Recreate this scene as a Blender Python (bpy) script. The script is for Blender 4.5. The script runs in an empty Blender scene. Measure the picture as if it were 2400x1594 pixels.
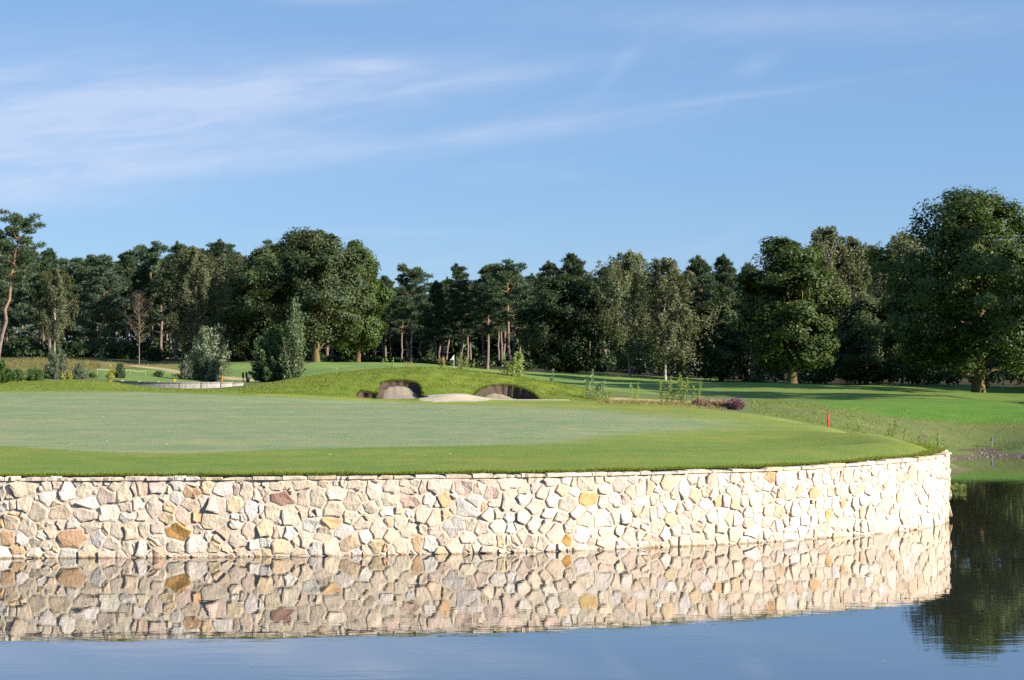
import bpy, math, random
import numpy as np

# ------------------------------------------------------------------ camera, sky, sun, exposure
SC = bpy.context.scene
COL = SC.collection
F, CX, HY, H = 4200.0, 1200.0, 860.0, 3.78        # focal length in photo pixels, centre, horizon row, eye height over the water

cam_d = bpy.data.cameras.new('camera')
cam_d.sensor_width = 36.0
cam_d.lens = F / 2400.0 * 36.0
cam_d.shift_y = 63.0 / 2400.0
cam_d.clip_start, cam_d.clip_end = 0.1, 20000.0
cam = bpy.data.objects.new('camera', cam_d)
cam.location = (0, 0, H)
cam.rotation_euler = (math.radians(90), 0, 0)
COL.objects.link(cam)
SC.camera = cam

SUN_EL, SUN_AZ = math.radians(24.5), math.radians(117)      # azimuth clockwise from +Y: to the right and behind the camera
sv = (math.sin(SUN_AZ) * math.cos(SUN_EL), math.cos(SUN_AZ) * math.cos(SUN_EL), math.sin(SUN_EL))
sun_d = bpy.data.lights.new('sun', 'SUN')
sun_d.energy, sun_d.angle, sun_d.color = 4.8, math.radians(0.53), (1.0, 0.915, 0.79)
sun = bpy.data.objects.new('sun', sun_d)
sun.rotation_euler = (math.radians(90) - SUN_EL, 0, math.pi - SUN_AZ)
COL.objects.link(sun)

world = bpy.data.worlds.new('World')
SC.world = world
world.use_nodes = True
SC.view_settings.view_transform = 'Standard'
SC.view_settings.look = 'None'
SC.view_settings.gamma = 1.0
SC.view_settings.exposure = 1.08
SC.cycles.max_bounces = 6
SC.cycles.diffuse_bounces = 3
SC.cycles.glossy_bounces = 3
SC.cycles.transmission_bounces = 3
SC.cycles.use_denoising = False
SC.cycles.caustics_reflective = False
SC.cycles.caustics_refractive = False
SKY_STRENGTH = 0.062


def build_world():
    nt = world.node_tree
    nt.nodes.clear()
    N, L = nt.nodes.new, nt.links.new
    out = N('ShaderNodeOutputWorld')
    bg = N('ShaderNodeBackground')
    bg.inputs[1].default_value = SKY_STRENGTH
    sky = N('ShaderNodeTexSky')
    sky.sky_type = 'NISHITA'
    sky.sun_disc = False
    sky.sun_elevation = SUN_EL
    sky.sun_rotation = SUN_AZ
    sky.altitude = 1200.0
    sky.air_density, sky.dust_density, sky.ozone_density = 1.0, 0.2, 4.5
    tc = N('ShaderNodeTexCoord')
    sep = N('ShaderNodeSeparateXYZ')
    L(tc.outputs['Generated'], sep.inputs[0])

    def m(op, a, b=None, c=None):
        n = N('ShaderNodeMath')
        n.operation = op
        for i, v in enumerate((a, b, c)):
            if v is None:
                continue
            if isinstance(v, (int, float)):
                n.inputs[i].default_value = v
            else:
                L(v, n.inputs[i])
        return n.outputs[0]
    az = m('ARCTAN2', sep.outputs[0], sep.outputs[1])
    el = m('ARCSINE', sep.outputs[2])

    def noise(su, sv_, rot, scale, detail, off=0.0, dist=0.0, rough=0.55):
        ca, sa = math.cos(rot), math.sin(rot)
        u = m('ADD', m('MULTIPLY', az, ca), m('MULTIPLY', el, sa))
        v = m('SUBTRACT', m('MULTIPLY', el, ca), m('MULTIPLY', az, sa))
        cmb = N('ShaderNodeCombineXYZ')
        L(m('MULTIPLY', u, su), cmb.inputs[0])
        L(m('MULTIPLY', v, sv_), cmb.inputs[1])
        cmb.inputs[2].default_value = off
        n = N('ShaderNodeTexNoise')
        n.inputs['Scale'].default_value = scale
        n.inputs['Detail'].default_value = detail
        n.inputs['Roughness'].default_value = rough
        n.inputs['Distortion'].default_value = dist
        L(cmb.outputs[0], n.inputs['Vector'])
        return n.outputs[0]

    def ramp(x, lo, hi):
        n = N('ShaderNodeMapRange')
        n.interpolation_type = 'SMOOTHSTEP'
        L(x, n.inputs[0])
        n.inputs[1].default_value, n.inputs[2].default_value = lo, hi
        return n.outputs[0]

    def bank(px, py, slope, lu, lv, amp):
        u0, v0 = (px - CX) / F, (HY - py) / F
        du = m('SUBTRACT', az, u0)
        dv = m('SUBTRACT', m('SUBTRACT', el, v0), m('MULTIPLY', du, slope))
        e = m('ADD', m('POWER', m('ABSOLUTE', m('DIVIDE', du, lu)), 2.0), m('POWER', m('ABSOLUTE', m('DIVIDE', dv, lv)), 2.0))
        return m('MULTIPLY', m('EXPONENT', m('MULTIPLY', e, -1.0)), amp)
    n1 = noise(9.0, 60.0, 0.12, 1.0, 5.0, 0.3, 0.6)
    n2 = noise(26.0, 130.0, 0.16, 1.0, 5.0, 4.1, 0.9)
    fibre = m('ADD', m('MULTIPLY', ramp(n1, 0.30, 0.72), 0.65), m('MULTIPLY', ramp(n2, 0.32, 0.75), 0.35))
    banks = [bank(-150, 290, 0.04, 0.22, 0.032, 0.72), bank(560, 225, 0.14, 0.11, 0.010, 0.50), bank(100, 380, 0.10, 0.15, 0.016, 0.45),
             bank(760, 365, 0.115, 0.17, 0.0055, 0.40), bank(1700, 240, 0.12, 0.10, 0.0022, 0.16), bank(50, 475, 0.04, 0.07, 0.010, 0.42),
             bank(1150, 190, 0.14, 0.07, 0.006, 0.34), bank(880, 160, 0.0, 0.025, 0.0045, 0.42),
             bank(1900, 70, -0.04, 0.16, 0.010, 0.26), bank(1450, 165, 0.9, 0.012, 0.006, 0.26), bank(1770, 165, 0.3, 0.012, 0.006, 0.24),
             bank(780, 15, 0.05, 0.03, 0.003, 0.36), bank(150, 8, 0.03, 0.05, 0.003, 0.34), bank(800, 545, 0.0, 0.06, 0.0025, 0.16)]
    tot = banks[0]
    for b in banks[1:]:
        tot = m('ADD', tot, b)
    local = m('MULTIPLY', tot, m('ADD', m('MULTIPLY', fibre, 0.66), 0.34))
    n3 = noise(4.0, 16.0, 0.1, 1.0, 5.0, 9.2, 0.8)
    wide = m('MULTIPLY', m('MULTIPLY', ramp(n3, 0.52, 0.80), fibre), 0.22)      # thin cirrus over the rest of the dome
    fac = m('MINIMUM', m('ADD', local, wide), 0.62)
    mix = N('ShaderNodeMix')
    mix.data_type = 'RGBA'
    L(fac, mix.inputs[0])
    flat_blue = N('ShaderNodeMix')                     # flat blue mixed over the whole sky to even out its brightness
    flat_blue.data_type = 'RGBA'
    flat_blue.inputs[0].default_value = 0.5
    L(sky.outputs[0], flat_blue.inputs[6])
    flat_blue.inputs[7].default_value = (2.10, 3.75, 6.55, 1)
    L(flat_blue.outputs[2], mix.inputs[6])
    mix.inputs[7].default_value = (5.3, 5.9, 7.4, 1)
    L(mix.outputs[2], bg.inputs[0])
    L(bg.outputs[0], out.inputs[0])


build_world()


# ------------------------------------------------------------------ helpers
def px2w(px, py, D):
    return ((px - CX) / F * D, D, H - (py - HY) * D / F)


def tag(o, label=None, cat=None, group=None, kind=None):
    if label: o['label'] = label
    if cat: o['category'] = cat
    if group: o['group'] = group
    if kind: o['kind'] = kind
    return o


def link(name, me, parent=None, mat=None):
    o = bpy.data.objects.new(name, me)
    COL.objects.link(o)
    if parent is not None:
        o.parent = parent
    if mat is not None and me is not None and not me.materials:
        me.materials.append(mat)
    return o


def empty(name, loc, rz=0.0, scale=(1, 1, 1), tilt=(0, 0)):
    o = bpy.data.objects.new(name, None)
    o.location = loc
    o.rotation_euler = (tilt[0], tilt[1], rz)
    o.scale = scale
    o.empty_display_size = 0.2
    COL.objects.link(o)
    return o


def quads(name, V, Q, smooth=False):
    """mesh from numpy arrays: V (n,3), Q (m,4) or (m,3)"""
    V = np.ascontiguousarray(V, dtype=np.float32)
    Q = np.ascontiguousarray(Q, dtype=np.int32)
    me = bpy.data.meshes.new(name)
    k = Q.shape[1]
    me.vertices.add(len(V))
    me.vertices.foreach_set('co', V.ravel())
    me.loops.add(Q.size)
    me.loops.foreach_set('vertex_index', Q.ravel())
    me.polygons.add(len(Q))
    me.polygons.foreach_set('loop_start', np.arange(0, Q.size, k, dtype=np.int32))
    me.polygons.foreach_set('loop_total', np.full(len(Q), k, dtype=np.int32))
    me.polygons.foreach_set('use_smooth', np.full(len(Q), smooth))
    me.update(calc_edges=True)
    me.validate()
    return me


def set_cols(me, C, name='Col'):
    a = me.attributes.new(name, 'FLOAT_COLOR', 'POINT')
    C4 = np.ones((len(C), 4), dtype=np.float32)
    C4[:, :3] = C
    a.data.foreach_set('color', C4.ravel())


class MB:
    """collects tubes, boxes and cards; quads only"""
    def __init__(self):
        self.V, self.Q, self.n = [], [], 0

    def add(self, V, Q):
        V = np.asarray(V, float)
        self.V.append(V)
        self.Q.append(np.asarray(Q) + self.n)
        self.n += len(V)

    def tube(self, P, R, sides=6):
        P = np.asarray(P, float)
        n = len(P)
        T = np.gradient(P, axis=0)
        T /= np.linalg.norm(T, axis=1)[:, None] + 1e-9
        ref = np.array([0.0, 0.0, 1.0]) if abs(T[0, 2]) < 0.8 else np.array([1.0, 0.0, 0.0])
        A = np.cross(T, ref)
        A /= np.linalg.norm(A, axis=1)[:, None] + 1e-9
        B = np.cross(T, A)
        ang = np.linspace(0, 2 * np.pi, sides, endpoint=False)
        R = np.broadcast_to(np.asarray(R, float), (n,))
        V = P[:, None, :] + R[:, None, None] * (np.cos(ang)[None, :, None] * A[:, None, :] + np.sin(ang)[None, :, None] * B[:, None, :])
        i = np.arange(n - 1)[:, None] * sides
        j = np.arange(sides)[None, :]
        j2 = (j + 1) % sides
        Q = np.stack([i + j, i + j2, i + sides + j2, i + sides + j], -1).reshape(-1, 4)
        self.add(V.reshape(-1, 3), Q)

    def box(self, c, s, rz=0.0):
        c, s = np.asarray(c, float), np.asarray(s, float) / 2
        v = np.array([[x, y, z] for x in (-1, 1) for y in (-1, 1) for z in (-1, 1)], float) * s
        ca, sa = math.cos(rz), math.sin(rz)
        v = np.stack([v[:, 0] * ca - v[:, 1] * sa, v[:, 0] * sa + v[:, 1] * ca, v[:, 2]], 1) + c
        self.add(v, [[0, 1, 3, 2], [4, 6, 7, 5], [0, 4, 5, 1], [2, 3, 7, 6], [0, 2, 6, 4], [1, 5, 7, 3]])

    def mesh(self, name, smooth=False):
        return quads(name, np.concatenate(self.V), np.concatenate(self.Q), smooth)


def unit(v):
    return v / (np.linalg.norm(v, axis=-1, keepdims=True) + 1e-9)


def leaf_quads(rng, P, Nn, L, W):
    """rhombic leaves at P with normals Nn"""
    n = len(P)
    t = unit(np.cross(Nn, rng.normal(size=(n, 3))))
    b = np.cross(Nn, t)
    L = np.broadcast_to(L, (n,))[:, None]
    W = np.broadcast_to(W, (n,))[:, None]
    V = np.stack([P - t * L, P + b * W + Nn * W * 0.25, P + t * L, P - b * W + Nn * W * 0.25], 1).reshape(-1, 3)
    return V, np.arange(4 * n).reshape(-1, 4)


def blade_quads(P, Dr, side, W, taper=0.35):
    """slender blades from P along Dr (already scaled)"""
    n = len(P)
    W = np.broadcast_to(W, (n,))[:, None]
    V = np.stack([P - side * W, P + side * W, P + Dr + side * W * taper, P + Dr - side * W * taper], 1).reshape(-1, 3)
    return V, np.arange(4 * n).reshape(-1, 4)


# ------------------------------------------------------------------ materials
def new_mat(name):
    m = bpy.data.materials.new(name)
    m.use_nodes = True
    nt = m.node_tree
    nt.nodes.clear()
    return m, nt, nt.nodes.new, nt.links.new


def mixc(N, L, fac, a, b, mode='MIX'):
    n = N('ShaderNodeMix')
    n.data_type = 'RGBA'
    n.blend_type = mode
    for i, v in ((0, fac), (6, a), (7, b)):
        if isinstance(v, (int, float)):
            n.inputs[i].default_value = v
        elif isinstance(v, tuple):
            n.inputs[i].default_value = (v[0], v[1], v[2], 1)
        else:
            L(v, n.inputs[i])
    return n.outputs[2]


def tex_noise(N, L, scale, detail=4.0, rough=0.6, coord='Object', stretch=None, dist=0.0):
    tc = N('ShaderNodeTexCoord')
    n = N('ShaderNodeTexNoise')
    n.inputs['Scale'].default_value = scale
    n.inputs['Detail'].default_value = detail
    n.inputs['Roughness'].default_value = rough
    n.inputs['Distortion'].default_value = dist
    if stretch:
        mp = N('ShaderNodeMapping')
        mp.inputs['Scale'].default_value = stretch
        L(tc.outputs[coord], mp.inputs[0])
        L(mp.outputs[0], n.inputs['Vector'])
    else:
        L(tc.outputs[coord], n.inputs['Vector'])
    return n


def remap(N, L, x, lo, hi, a=0.0, b=1.0):
    n = N('ShaderNodeMapRange')
    L(x, n.inputs[0])
    for i, v in ((1, lo), (2, hi), (3, a), (4, b)):
        n.inputs[i].default_value = v
    return n.outputs[0]


def leaf_material(name, dark, light, third=None, transl=0.28, gloss=0.06, rough=0.45):
    m, nt, N, L = new_mat(name)
    geo = N('ShaderNodeNewGeometry')
    oi = N('ShaderNodeObjectInfo')
    c = mixc(N, L, geo.outputs['Random Per Island'], dark, light)
    if third:
        nz = tex_noise(N, L, 0.55, 2.0)
        c = mixc(N, L, remap(N, L, nz.outputs[0], 0.5, 0.75), c, third)
    v = remap(N, L, oi.outputs['Random'], 0, 1, 0.82, 1.18)
    mul = N('ShaderNodeVectorMath')
    mul.operation = 'SCALE'
    L(c, mul.inputs[0])
    L(v, mul.inputs['Scale'])
    d = N('ShaderNodeBsdfDiffuse')
    t = N('ShaderNodeBsdfTranslucent')
    g = N('ShaderNodeBsdfGlossy')
    g.inputs['Roughness'].default_value = rough
    g.inputs['Color'].default_value = (0.8, 0.85, 0.8, 1)
    L(mul.outputs[0], d.inputs['Color'])
    tcol = mixc(N, L, 1.0, mul.outputs[0], (1.3, 1.35, 0.6), 'MULTIPLY')
    L(tcol, t.inputs['Color'])
    m1, m2 = N('ShaderNodeMixShader'), N('ShaderNodeMixShader')
    m1.inputs[0].default_value = transl
    m2.inputs[0].default_value = gloss
    L(d.outputs[0], m1.inputs[1]); L(t.outputs[0], m1.inputs[2])
    L(m1.outputs[0], m2.inputs[1]); L(g.outputs[0], m2.inputs[2])
    out = N('ShaderNodeOutputMaterial')
    L(m2.outputs[0], out.inputs[0])
    return m


def plain_material(name, a, b=None, scale=6.0, rough=0.8, bump=0.0, stretch=None, metallic=0.0, detail=5.0):
    m, nt, N, L = new_mat(name)
    p = N('ShaderNodeBsdfPrincipled')
    p.inputs['Roughness'].default_value = rough
    p.inputs['Metallic'].default_value = metallic
    p.inputs['Specular IOR Level'].default_value = 0.25
    nz = tex_noise(N, L, scale, detail, 0.65, stretch=stretch)
    if b:
        L(mixc(N, L, remap(N, L, nz.outputs[0], 0.35, 0.68), a, b), p.inputs['Base Color'])
    else:
        p.inputs['Base Color'].default_value = (*a, 1)
    if bump:
        bp = N('ShaderNodeBump')
        bp.inputs['Strength'].default_value = 1.0
        bp.inputs['Distance'].default_value = bump
        L(nz.outputs[0], bp.inputs['Height'])
        L(bp.outputs[0], p.inputs['Normal'])
    out = N('ShaderNodeOutputMaterial')
    L(p.outputs[0], out.inputs[0])
    return m


def ground_material():
    m, nt, N, L = new_mat('turf')
    at = N('ShaderNodeAttribute')
    at.attribute_name = 'Col'
    p = N('ShaderNodeBsdfPrincipled')
    p.inputs['Roughness'].default_value = 0.9
    p.inputs['Specular IOR Level'].default_value = 0.15
    fine = tex_noise(N, L, 14.0, 6.0, 0.75)
    mid = tex_noise(N, L, 0.9, 5.0, 0.6, dist=0.4)
    band = tex_noise(N, L, 1.0, 3.0, 0.5, stretch=(0.07, 0.50, 0.07), dist=1.2)
    c = mixc(N, L, remap(N, L, fine.outputs[0], 0.25, 0.75, 0.0, 1.0), (0.87, 0.87, 0.87), (1.14, 1.13, 1.11))
    c = mixc(N, L, 1.0, at.outputs['Color'], c, 'MULTIPLY')
    tint = mixc(N, L, remap(N, L, mid.outputs[0], 0.35, 0.68), (0.82, 0.94, 0.82), (1.17, 1.05, 1.04))
    c = mixc(N, L, 1.0, c, tint, 'MULTIPLY')
    tint = mixc(N, L, remap(N, L, band.outputs[0], 0.36, 0.66), (0.88, 0.95, 0.92), (1.10, 1.04, 0.98))
    c = mixc(N, L, 1.0, c, tint, 'MULTIPLY')
    sp = tex_noise(N, L, 22.0, 2.0, 0.5)
    c = mixc(N, L, remap(N, L, sp.outputs[0], 0.70, 0.76, 0.0, 0.55), c, (0.46, 0.46, 0.38))
    L(c, p.inputs['Base Color'])
    bp = N('ShaderNodeBump')
    bp.inputs['Distance'].default_value = 0.035
    bp.inputs['Strength'].default_value = 0.7
    L(fine.outputs[0], bp.inputs['Height'])
    L(bp.outputs[0], p.inputs['Normal'])
    out = N('ShaderNodeOutputMaterial')
    L(p.outputs[0], out.inputs[0])
    return m


def stone_material():
    m, nt, N, L = new_mat('quarry_stone')
    at = N('ShaderNodeAttribute')
    at.attribute_name = 'Col'
    p = N('ShaderNodeBsdfPrincipled')
    p.inputs['Roughness'].default_value = 0.85
    p.inputs['Specular IOR Level'].default_value = 0.2
    n1 = tex_noise(N, L, 7.0, 6.0, 0.7, dist=0.5)
    n2 = tex_noise(N, L, 24.0, 5.0, 0.7)
    n3 = tex_noise(N, L, 3.5, 4.0, 0.6, dist=1.2)
    c = mixc(N, L, 1.0, at.outputs['Color'], mixc(N, L, remap(N, L, n1.outputs[0], 0.3, 0.7), (0.84, 0.80, 0.76), (1.1, 1.1, 1.1)), 'MULTIPLY')
    c = mixc(N, L, remap(N, L, n3.outputs[0], 0.54, 0.75, 0.0, 0.42), c, (0.60, 0.37, 0.18))
    c = mixc(N, L, remap(N, L, n2.outputs[0], 0.57, 0.76, 0.0, 0.6), c, (0.33, 0.26, 0.19))
    geo = N('ShaderNodeNewGeometry')                 # stained band along the waterline
    sepz = N('ShaderNodeSeparateXYZ')
    L(geo.outputs['Position'], sepz.inputs[0])
    zz = N('ShaderNodeMath')
    zz.operation = 'MULTIPLY_ADD'
    L(n3.outputs[0], zz.inputs[0])
    zz.inputs[1].default_value = -0.16
    L(sepz.outputs[2], zz.inputs[2])
    c = mixc(N, L, remap(N, L, zz.outputs[0], -0.045, -0.075, 0.0, 0.75), c, (0.30, 0.19, 0.09))
    L(c, p.inputs['Base Color'])
    b1, b2 = N('ShaderNodeBump'), N('ShaderNodeBump')
    b1.inputs['Distance'].default_value = 0.035
    b2.inputs['Distance'].default_value = 0.012
    L(n1.outputs[0], b1.inputs['Height'])
    L(n2.outputs[0], b2.inputs['Height'])
    L(b1.outputs[0], b2.inputs['Normal'])
    L(b2.outputs[0], p.inputs['Normal'])
    out = N('ShaderNodeOutputMaterial')
    L(p.outputs[0], out.inputs[0])
    return m


def water_material():
    m, nt, N, L = new_mat('pond_water')
    tc = N('ShaderNodeTexCoord')

    def wav(sc, detail):
        mp = N('ShaderNodeMapping')
        mp.inputs['Scale'].default_value = sc
        L(tc.outputs['Object'], mp.inputs[0])
        n = N('ShaderNodeTexNoise')
        n.inputs['Scale'].default_value = 1.0
        n.inputs['Detail'].default_value = detail
        n.inputs['Roughness'].default_value = 0.5
        L(mp.outputs[0], n.inputs['Vector'])
        return n.outputs[0]
    w1 = wav((0.8, 2.6, 1.0), 2.0)
    w2 = wav((2.6, 8.0, 1.0), 2.0)
    patch = wav((0.05, 0.11, 1.0), 2.0)
    b1, b2 = N('ShaderNodeBump'), N('ShaderNodeBump')
    b1.inputs['Distance'].default_value = 0.0010
    b2.inputs['Distance'].default_value = 0.00055
    L(w1, b1.inputs['Height'])
    L(w2, b2.inputs['Height'])
    L(remap(N, L, patch, 0.40, 0.62, 0.45, 1.0), b2.inputs['Strength'])
    L(b1.outputs[0], b2.inputs['Normal'])
    g = N('ShaderNodeBsdfGlossy')
    g.inputs['Roughness'].default_value = 0.012
    g.inputs['Color'].default_value = (1, 1, 1, 1)
    L(b2.outputs[0], g.inputs['Normal'])
    d = N('ShaderNodeBsdfDiffuse')
    d.inputs['Color'].default_value = (0.032, 0.031, 0.021, 1)
    fr = N('ShaderNodeFresnel')
    fr.inputs['IOR'].default_value = 1.52
    L(b2.outputs[0], fr.inputs['Normal'])
    mx = N('ShaderNodeMixShader')
    L(remap(N, L, fr.outputs[0], 0.0, 1.0, 0.28, 1.0), mx.inputs[0])
    L(d.outputs[0], mx.inputs[1])
    L(g.outputs[0], mx.inputs[2])
    out = N('ShaderNodeOutputMaterial')
    L(mx.outputs[0], out.inputs[0])
    return m


def bark_pine():
    m, nt, N, L = new_mat('pine_bark')
    tc = N('ShaderNodeTexCoord')
    sep = N('ShaderNodeSeparateXYZ')
    L(tc.outputs['Object'], sep.inputs[0])
    nz = tex_noise(N, L, 9.0, 5.0, 0.7, stretch=(1, 1, 0.35))
    low = mixc(N, L, remap(N, L, nz.outputs[0], 0.35, 0.65), (0.10, 0.075, 0.06), (0.26, 0.20, 0.165))
    high = mixc(N, L, remap(N, L, nz.outputs[0], 0.35, 0.65), (0.20, 0.105, 0.06), (0.36, 0.20, 0.115))
    p = N('ShaderNodeBsdfPrincipled')
    p.inputs['Roughness'].default_value = 0.9
    L(mixc(N, L, remap(N, L, sep.outputs[2], 3.0, 9.0), low, high), p.inputs['Base Color'])
    out = N('ShaderNodeOutputMaterial')
    L(p.outputs[0], out.inputs[0])
    return m


M = dict(
    turf=ground_material(), stone=stone_material(), water=water_material(),
    mortar=plain_material('mortar', (0.49, 0.43, 0.345), (0.58, 0.515, 0.425), 9.0, 0.9, 0.02),
    oak=leaf_material('oak_leaves', (0.034, 0.068, 0.014), (0.098, 0.145, 0.032), (0.118, 0.145, 0.034), 0.34, 0.025, 0.5),
    oak_dull=leaf_material('dull_oak_leaves', (0.038, 0.062, 0.024), (0.086, 0.116, 0.044), (0.104, 0.114, 0.046), 0.34, 0.02, 0.5),
    pine=leaf_material('pine_needles', (0.044, 0.078, 0.042), (0.108, 0.152, 0.084), None, 0.2, 0.02),
    pine_blue=leaf_material('bluish_pine_needles', (0.056, 0.092, 0.060), (0.132, 0.178, 0.118), None, 0.2, 0.02),
    birch=leaf_material('birch_leaves', (0.080, 0.100, 0.046), (0.170, 0.188, 0.090), (0.170, 0.168, 0.080), 0.34, 0.03),
    birch_grey=leaf_material('greyish_birch_leaves', (0.070, 0.082, 0.040), (0.155, 0.168, 0.084), (0.155, 0.152, 0.078), 0.34, 0.03),
    willow=leaf_material('willow_leaves', (0.080, 0.105, 0.058), (0.21, 0.245, 0.155), None, 0.25, 0.04),
    bush=leaf_material('bush_leaves', (0.050, 0.105, 0.022), (0.125, 0.21, 0.045), None, 0.34, 0.03),
    bush_dark=leaf_material('dark_bush_leaves', (0.045, 0.080, 0.030), (0.100, 0.150, 0.058), None, 0.3, 0.03),
    sapling=leaf_material('sapling_leaves', (0.075, 0.115, 0.050), (0.175, 0.23, 0.11), None, 0.34, 0.03),
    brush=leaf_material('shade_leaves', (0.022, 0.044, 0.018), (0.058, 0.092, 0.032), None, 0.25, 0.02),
    weed=leaf_material('weed_leaves', (0.19, 0.25, 0.07), (0.36, 0.40, 0.13), None, 0.36, 0.02),
    weed_blue=leaf_material('bluish_weed_leaves', (0.18, 0.26, 0.13), (0.33, 0.41, 0.23), None, 0.36, 0.02),
    weed_dry=leaf_material('dry_weed_leaves', (0.28, 0.20, 0.08), (0.46, 0.33, 0.14), None, 0.3, 0.02),
    weed_yellow=leaf_material('yellow_weed_leaves', (0.30, 0.28, 0.05), (0.48, 0.40, 0.06), None, 0.3, 0.02),
    heather=leaf_material('heather_bloom', (0.16, 0.07, 0.105), (0.34, 0.17, 0.23), None, 0.2, 0.02),
    heather_pale=leaf_material('pale_heather', (0.22, 0.145, 0.10), (0.40, 0.27, 0.20), None, 0.2, 0.02),
    edge_grass=leaf_material('edge_grass', (0.120, 0.160, 0.016), (0.25, 0.28, 0.040), None, 0.34, 0.02),
    rough_grass=leaf_material('rough_grass_blades', (0.105, 0.160, 0.020), (0.25, 0.29, 0.05), (0.27, 0.24, 0.07), 0.34, 0.02),
    dry_grass=leaf_material('dry_grass_blades', (0.17, 0.15, 0.05), (0.32, 0.26, 0.11), None, 0.3, 0.02),
    heath_grass=leaf_material('heath_grass_blades', (0.12, 0.125, 0.04), (0.24, 0.195, 0.08), (0.11, 0.14, 0.04), 0.3, 0.02),
    oak_bark=plain_material('oak_bark', (0.070, 0.055, 0.038), (0.19, 0.15, 0.045), 3.5, 0.9, 0.04, (1, 1, 0.4)),
    birch_bark=plain_material('birch_bark', (0.50, 0.47, 0.42), (0.13, 0.105, 0.09), 2.2, 0.7, 0.0, (1, 1, 2.6)),
    twig=plain_material('twig_bark', (0.15, 0.115, 0.085), (0.24, 0.19, 0.15), 6.0, 0.9),
    pine_bark=bark_pine(),
    concrete=plain_material('weathered_concrete', (0.43, 0.415, 0.395), (0.17, 0.155, 0.145), 2.2, 0.9, 0.004, (1.6, 1.6, 0.5)),
    red=plain_material('red_paint', (0.62, 0.045, 0.02), (0.52, 0.04, 0.02), 5.0, 0.5),
    blue=plain_material('blue_paint', (0.05, 0.09, 0.36), (0.04, 0.07, 0.28), 5.0, 0.5),
    wood=plain_material('grey_wood', (0.34, 0.29, 0.23), (0.22, 0.18, 0.14), 8.0, 0.85, 0.0, (1, 1, 0.2)),
    black=plain_material('black_paint', (0.016, 0.018, 0.020), (0.03, 0.032, 0.03), 8.0, 0.5),
    yellow=plain_material('yellow_paint', (0.62, 0.42, 0.02), (0.54, 0.36, 0.02), 8.0, 0.5),
    orange=plain_material('orange_paint', (0.62, 0.25, 0.04), (0.5, 0.2, 0.03), 8.0, 0.6),
    rope=plain_material('white_rope', (0.55, 0.55, 0.52), (0.42, 0.42, 0.38), 20.0, 0.8),
    white=plain_material('white_cloth', (0.80, 0.80, 0.79), (0.70, 0.70, 0.70), 6.0, 0.7),
    litter=plain_material('dry_leaf', (0.58, 0.50, 0.38), (0.42, 0.33, 0.20), 9.0, 0.8),
    pebble=plain_material('shore_stone', (0.12, 0.10, 0.08), (0.28, 0.24, 0.20), 5.0, 0.9, 0.01),
)

# ------------------------------------------------------------------ the pond wall's line
WP = np.array([(-70, 35.4), (-40, 35.2), (-22, 35.2), (-10.1, 35.4), (-5.1, 35.7), (-2.15, 36.1), (0.44, 36.6), (2.67, 37.4), (5.5, 38.7), (7.87, 40.3),
               (9.15, 41.4), (10.05, 42.5), (10.62, 43.7), (10.88, 44.9), (10.98, 46.2), (10.98, 48.0), (10.80, 50.0), (10.55, 51.6)], float)


def catmull(P, n=24):
    out = []
    for i in range(len(P) - 1):
        p0, p1, p2, p3 = P[max(i - 1, 0)], P[i], P[i + 1], P[min(i + 2, len(P) - 1)]
        t = np.linspace(0, 1, n, endpoint=False)[:, None]
        out.append(0.5 * ((2 * p1) + (-p0 + p2) * t + (2 * p0 - 5 * p1 + 4 * p2 - p3) * t ** 2 + (-p0 + 3 * p1 - 3 * p2 + p3) * t ** 3))
    out.append(P[-1:])
    return np.concatenate(out)


WC = catmull(WP)
seg = np.linalg.norm(np.diff(WC, axis=0), axis=1)
WS = np.concatenate([[0], np.cumsum(seg)])
WT = unit(np.gradient(WC, axis=0))
WN = np.stack([WT[:, 1], -WT[:, 0]], 1)              # towards the water
WH = 1.60 + 0.09 * np.clip((WC[:, 0] - 6.0) / 4.6, 0, 1)


def wall_at(s):
    s = np.asarray(s, float)
    return (np.stack([np.interp(s, WS, WC[:, 0]), np.interp(s, WS, WC[:, 1])], -1),
            unit(np.stack([np.interp(s, WS, WN[:, 0]), np.interp(s, WS, WN[:, 1])], -1)), np.interp(s, WS, WH))


WPX = CX + WC[:, 0] / WC[:, 1] * F
i_tan = int(np.argmax(np.where(WC[:, 1] < 47, WPX, -1e9)))
S_TAN, S_L = WS[i_tan], np.interp(-16.0, WC[:, 0], WS)


def px2s(px):
    return np.interp(px, WPX[:i_tan + 1], WS[:i_tan + 1])


# ------------------------------------------------------------------ terrain height: thin plate spline through surveyed points
LAND = []
for s in np.linspace(S_L - 10, WS[-1], 44):
    p, n, h = wall_at(s)
    q = p - n * 0.45
    LAND.append((q[0], q[1], h + 0.025))
for x in (-26, -18, -12, -7, -2, 2):
    for y in (42, 50, 58, 66):
        LAND.append((x, y, 1.6 + 0.028 * (y - 36)))
for x, y, z in [(5, 45, 1.79), (5.5, 53, 2.0), (4.5, 62, 2.25), (8.4, 46, 1.73), (8, 50, 1.82), (8.2, 55, 1.95), (9.9, 55.6, 1.88), (8.6, 62, 2.06), (8.2, 66, 2.16),
                (12.2, 57, 1.0), (11.6, 62, 1.3), (11.2, 67, 1.72), (14.5, 66, 0.9), (14.5, 60, -0.4), (13.6, 52, -1.0), (13.2, 47, -1.2), (16, 56, -1.0)]:
    LAND.append((x, y, z))
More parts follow.
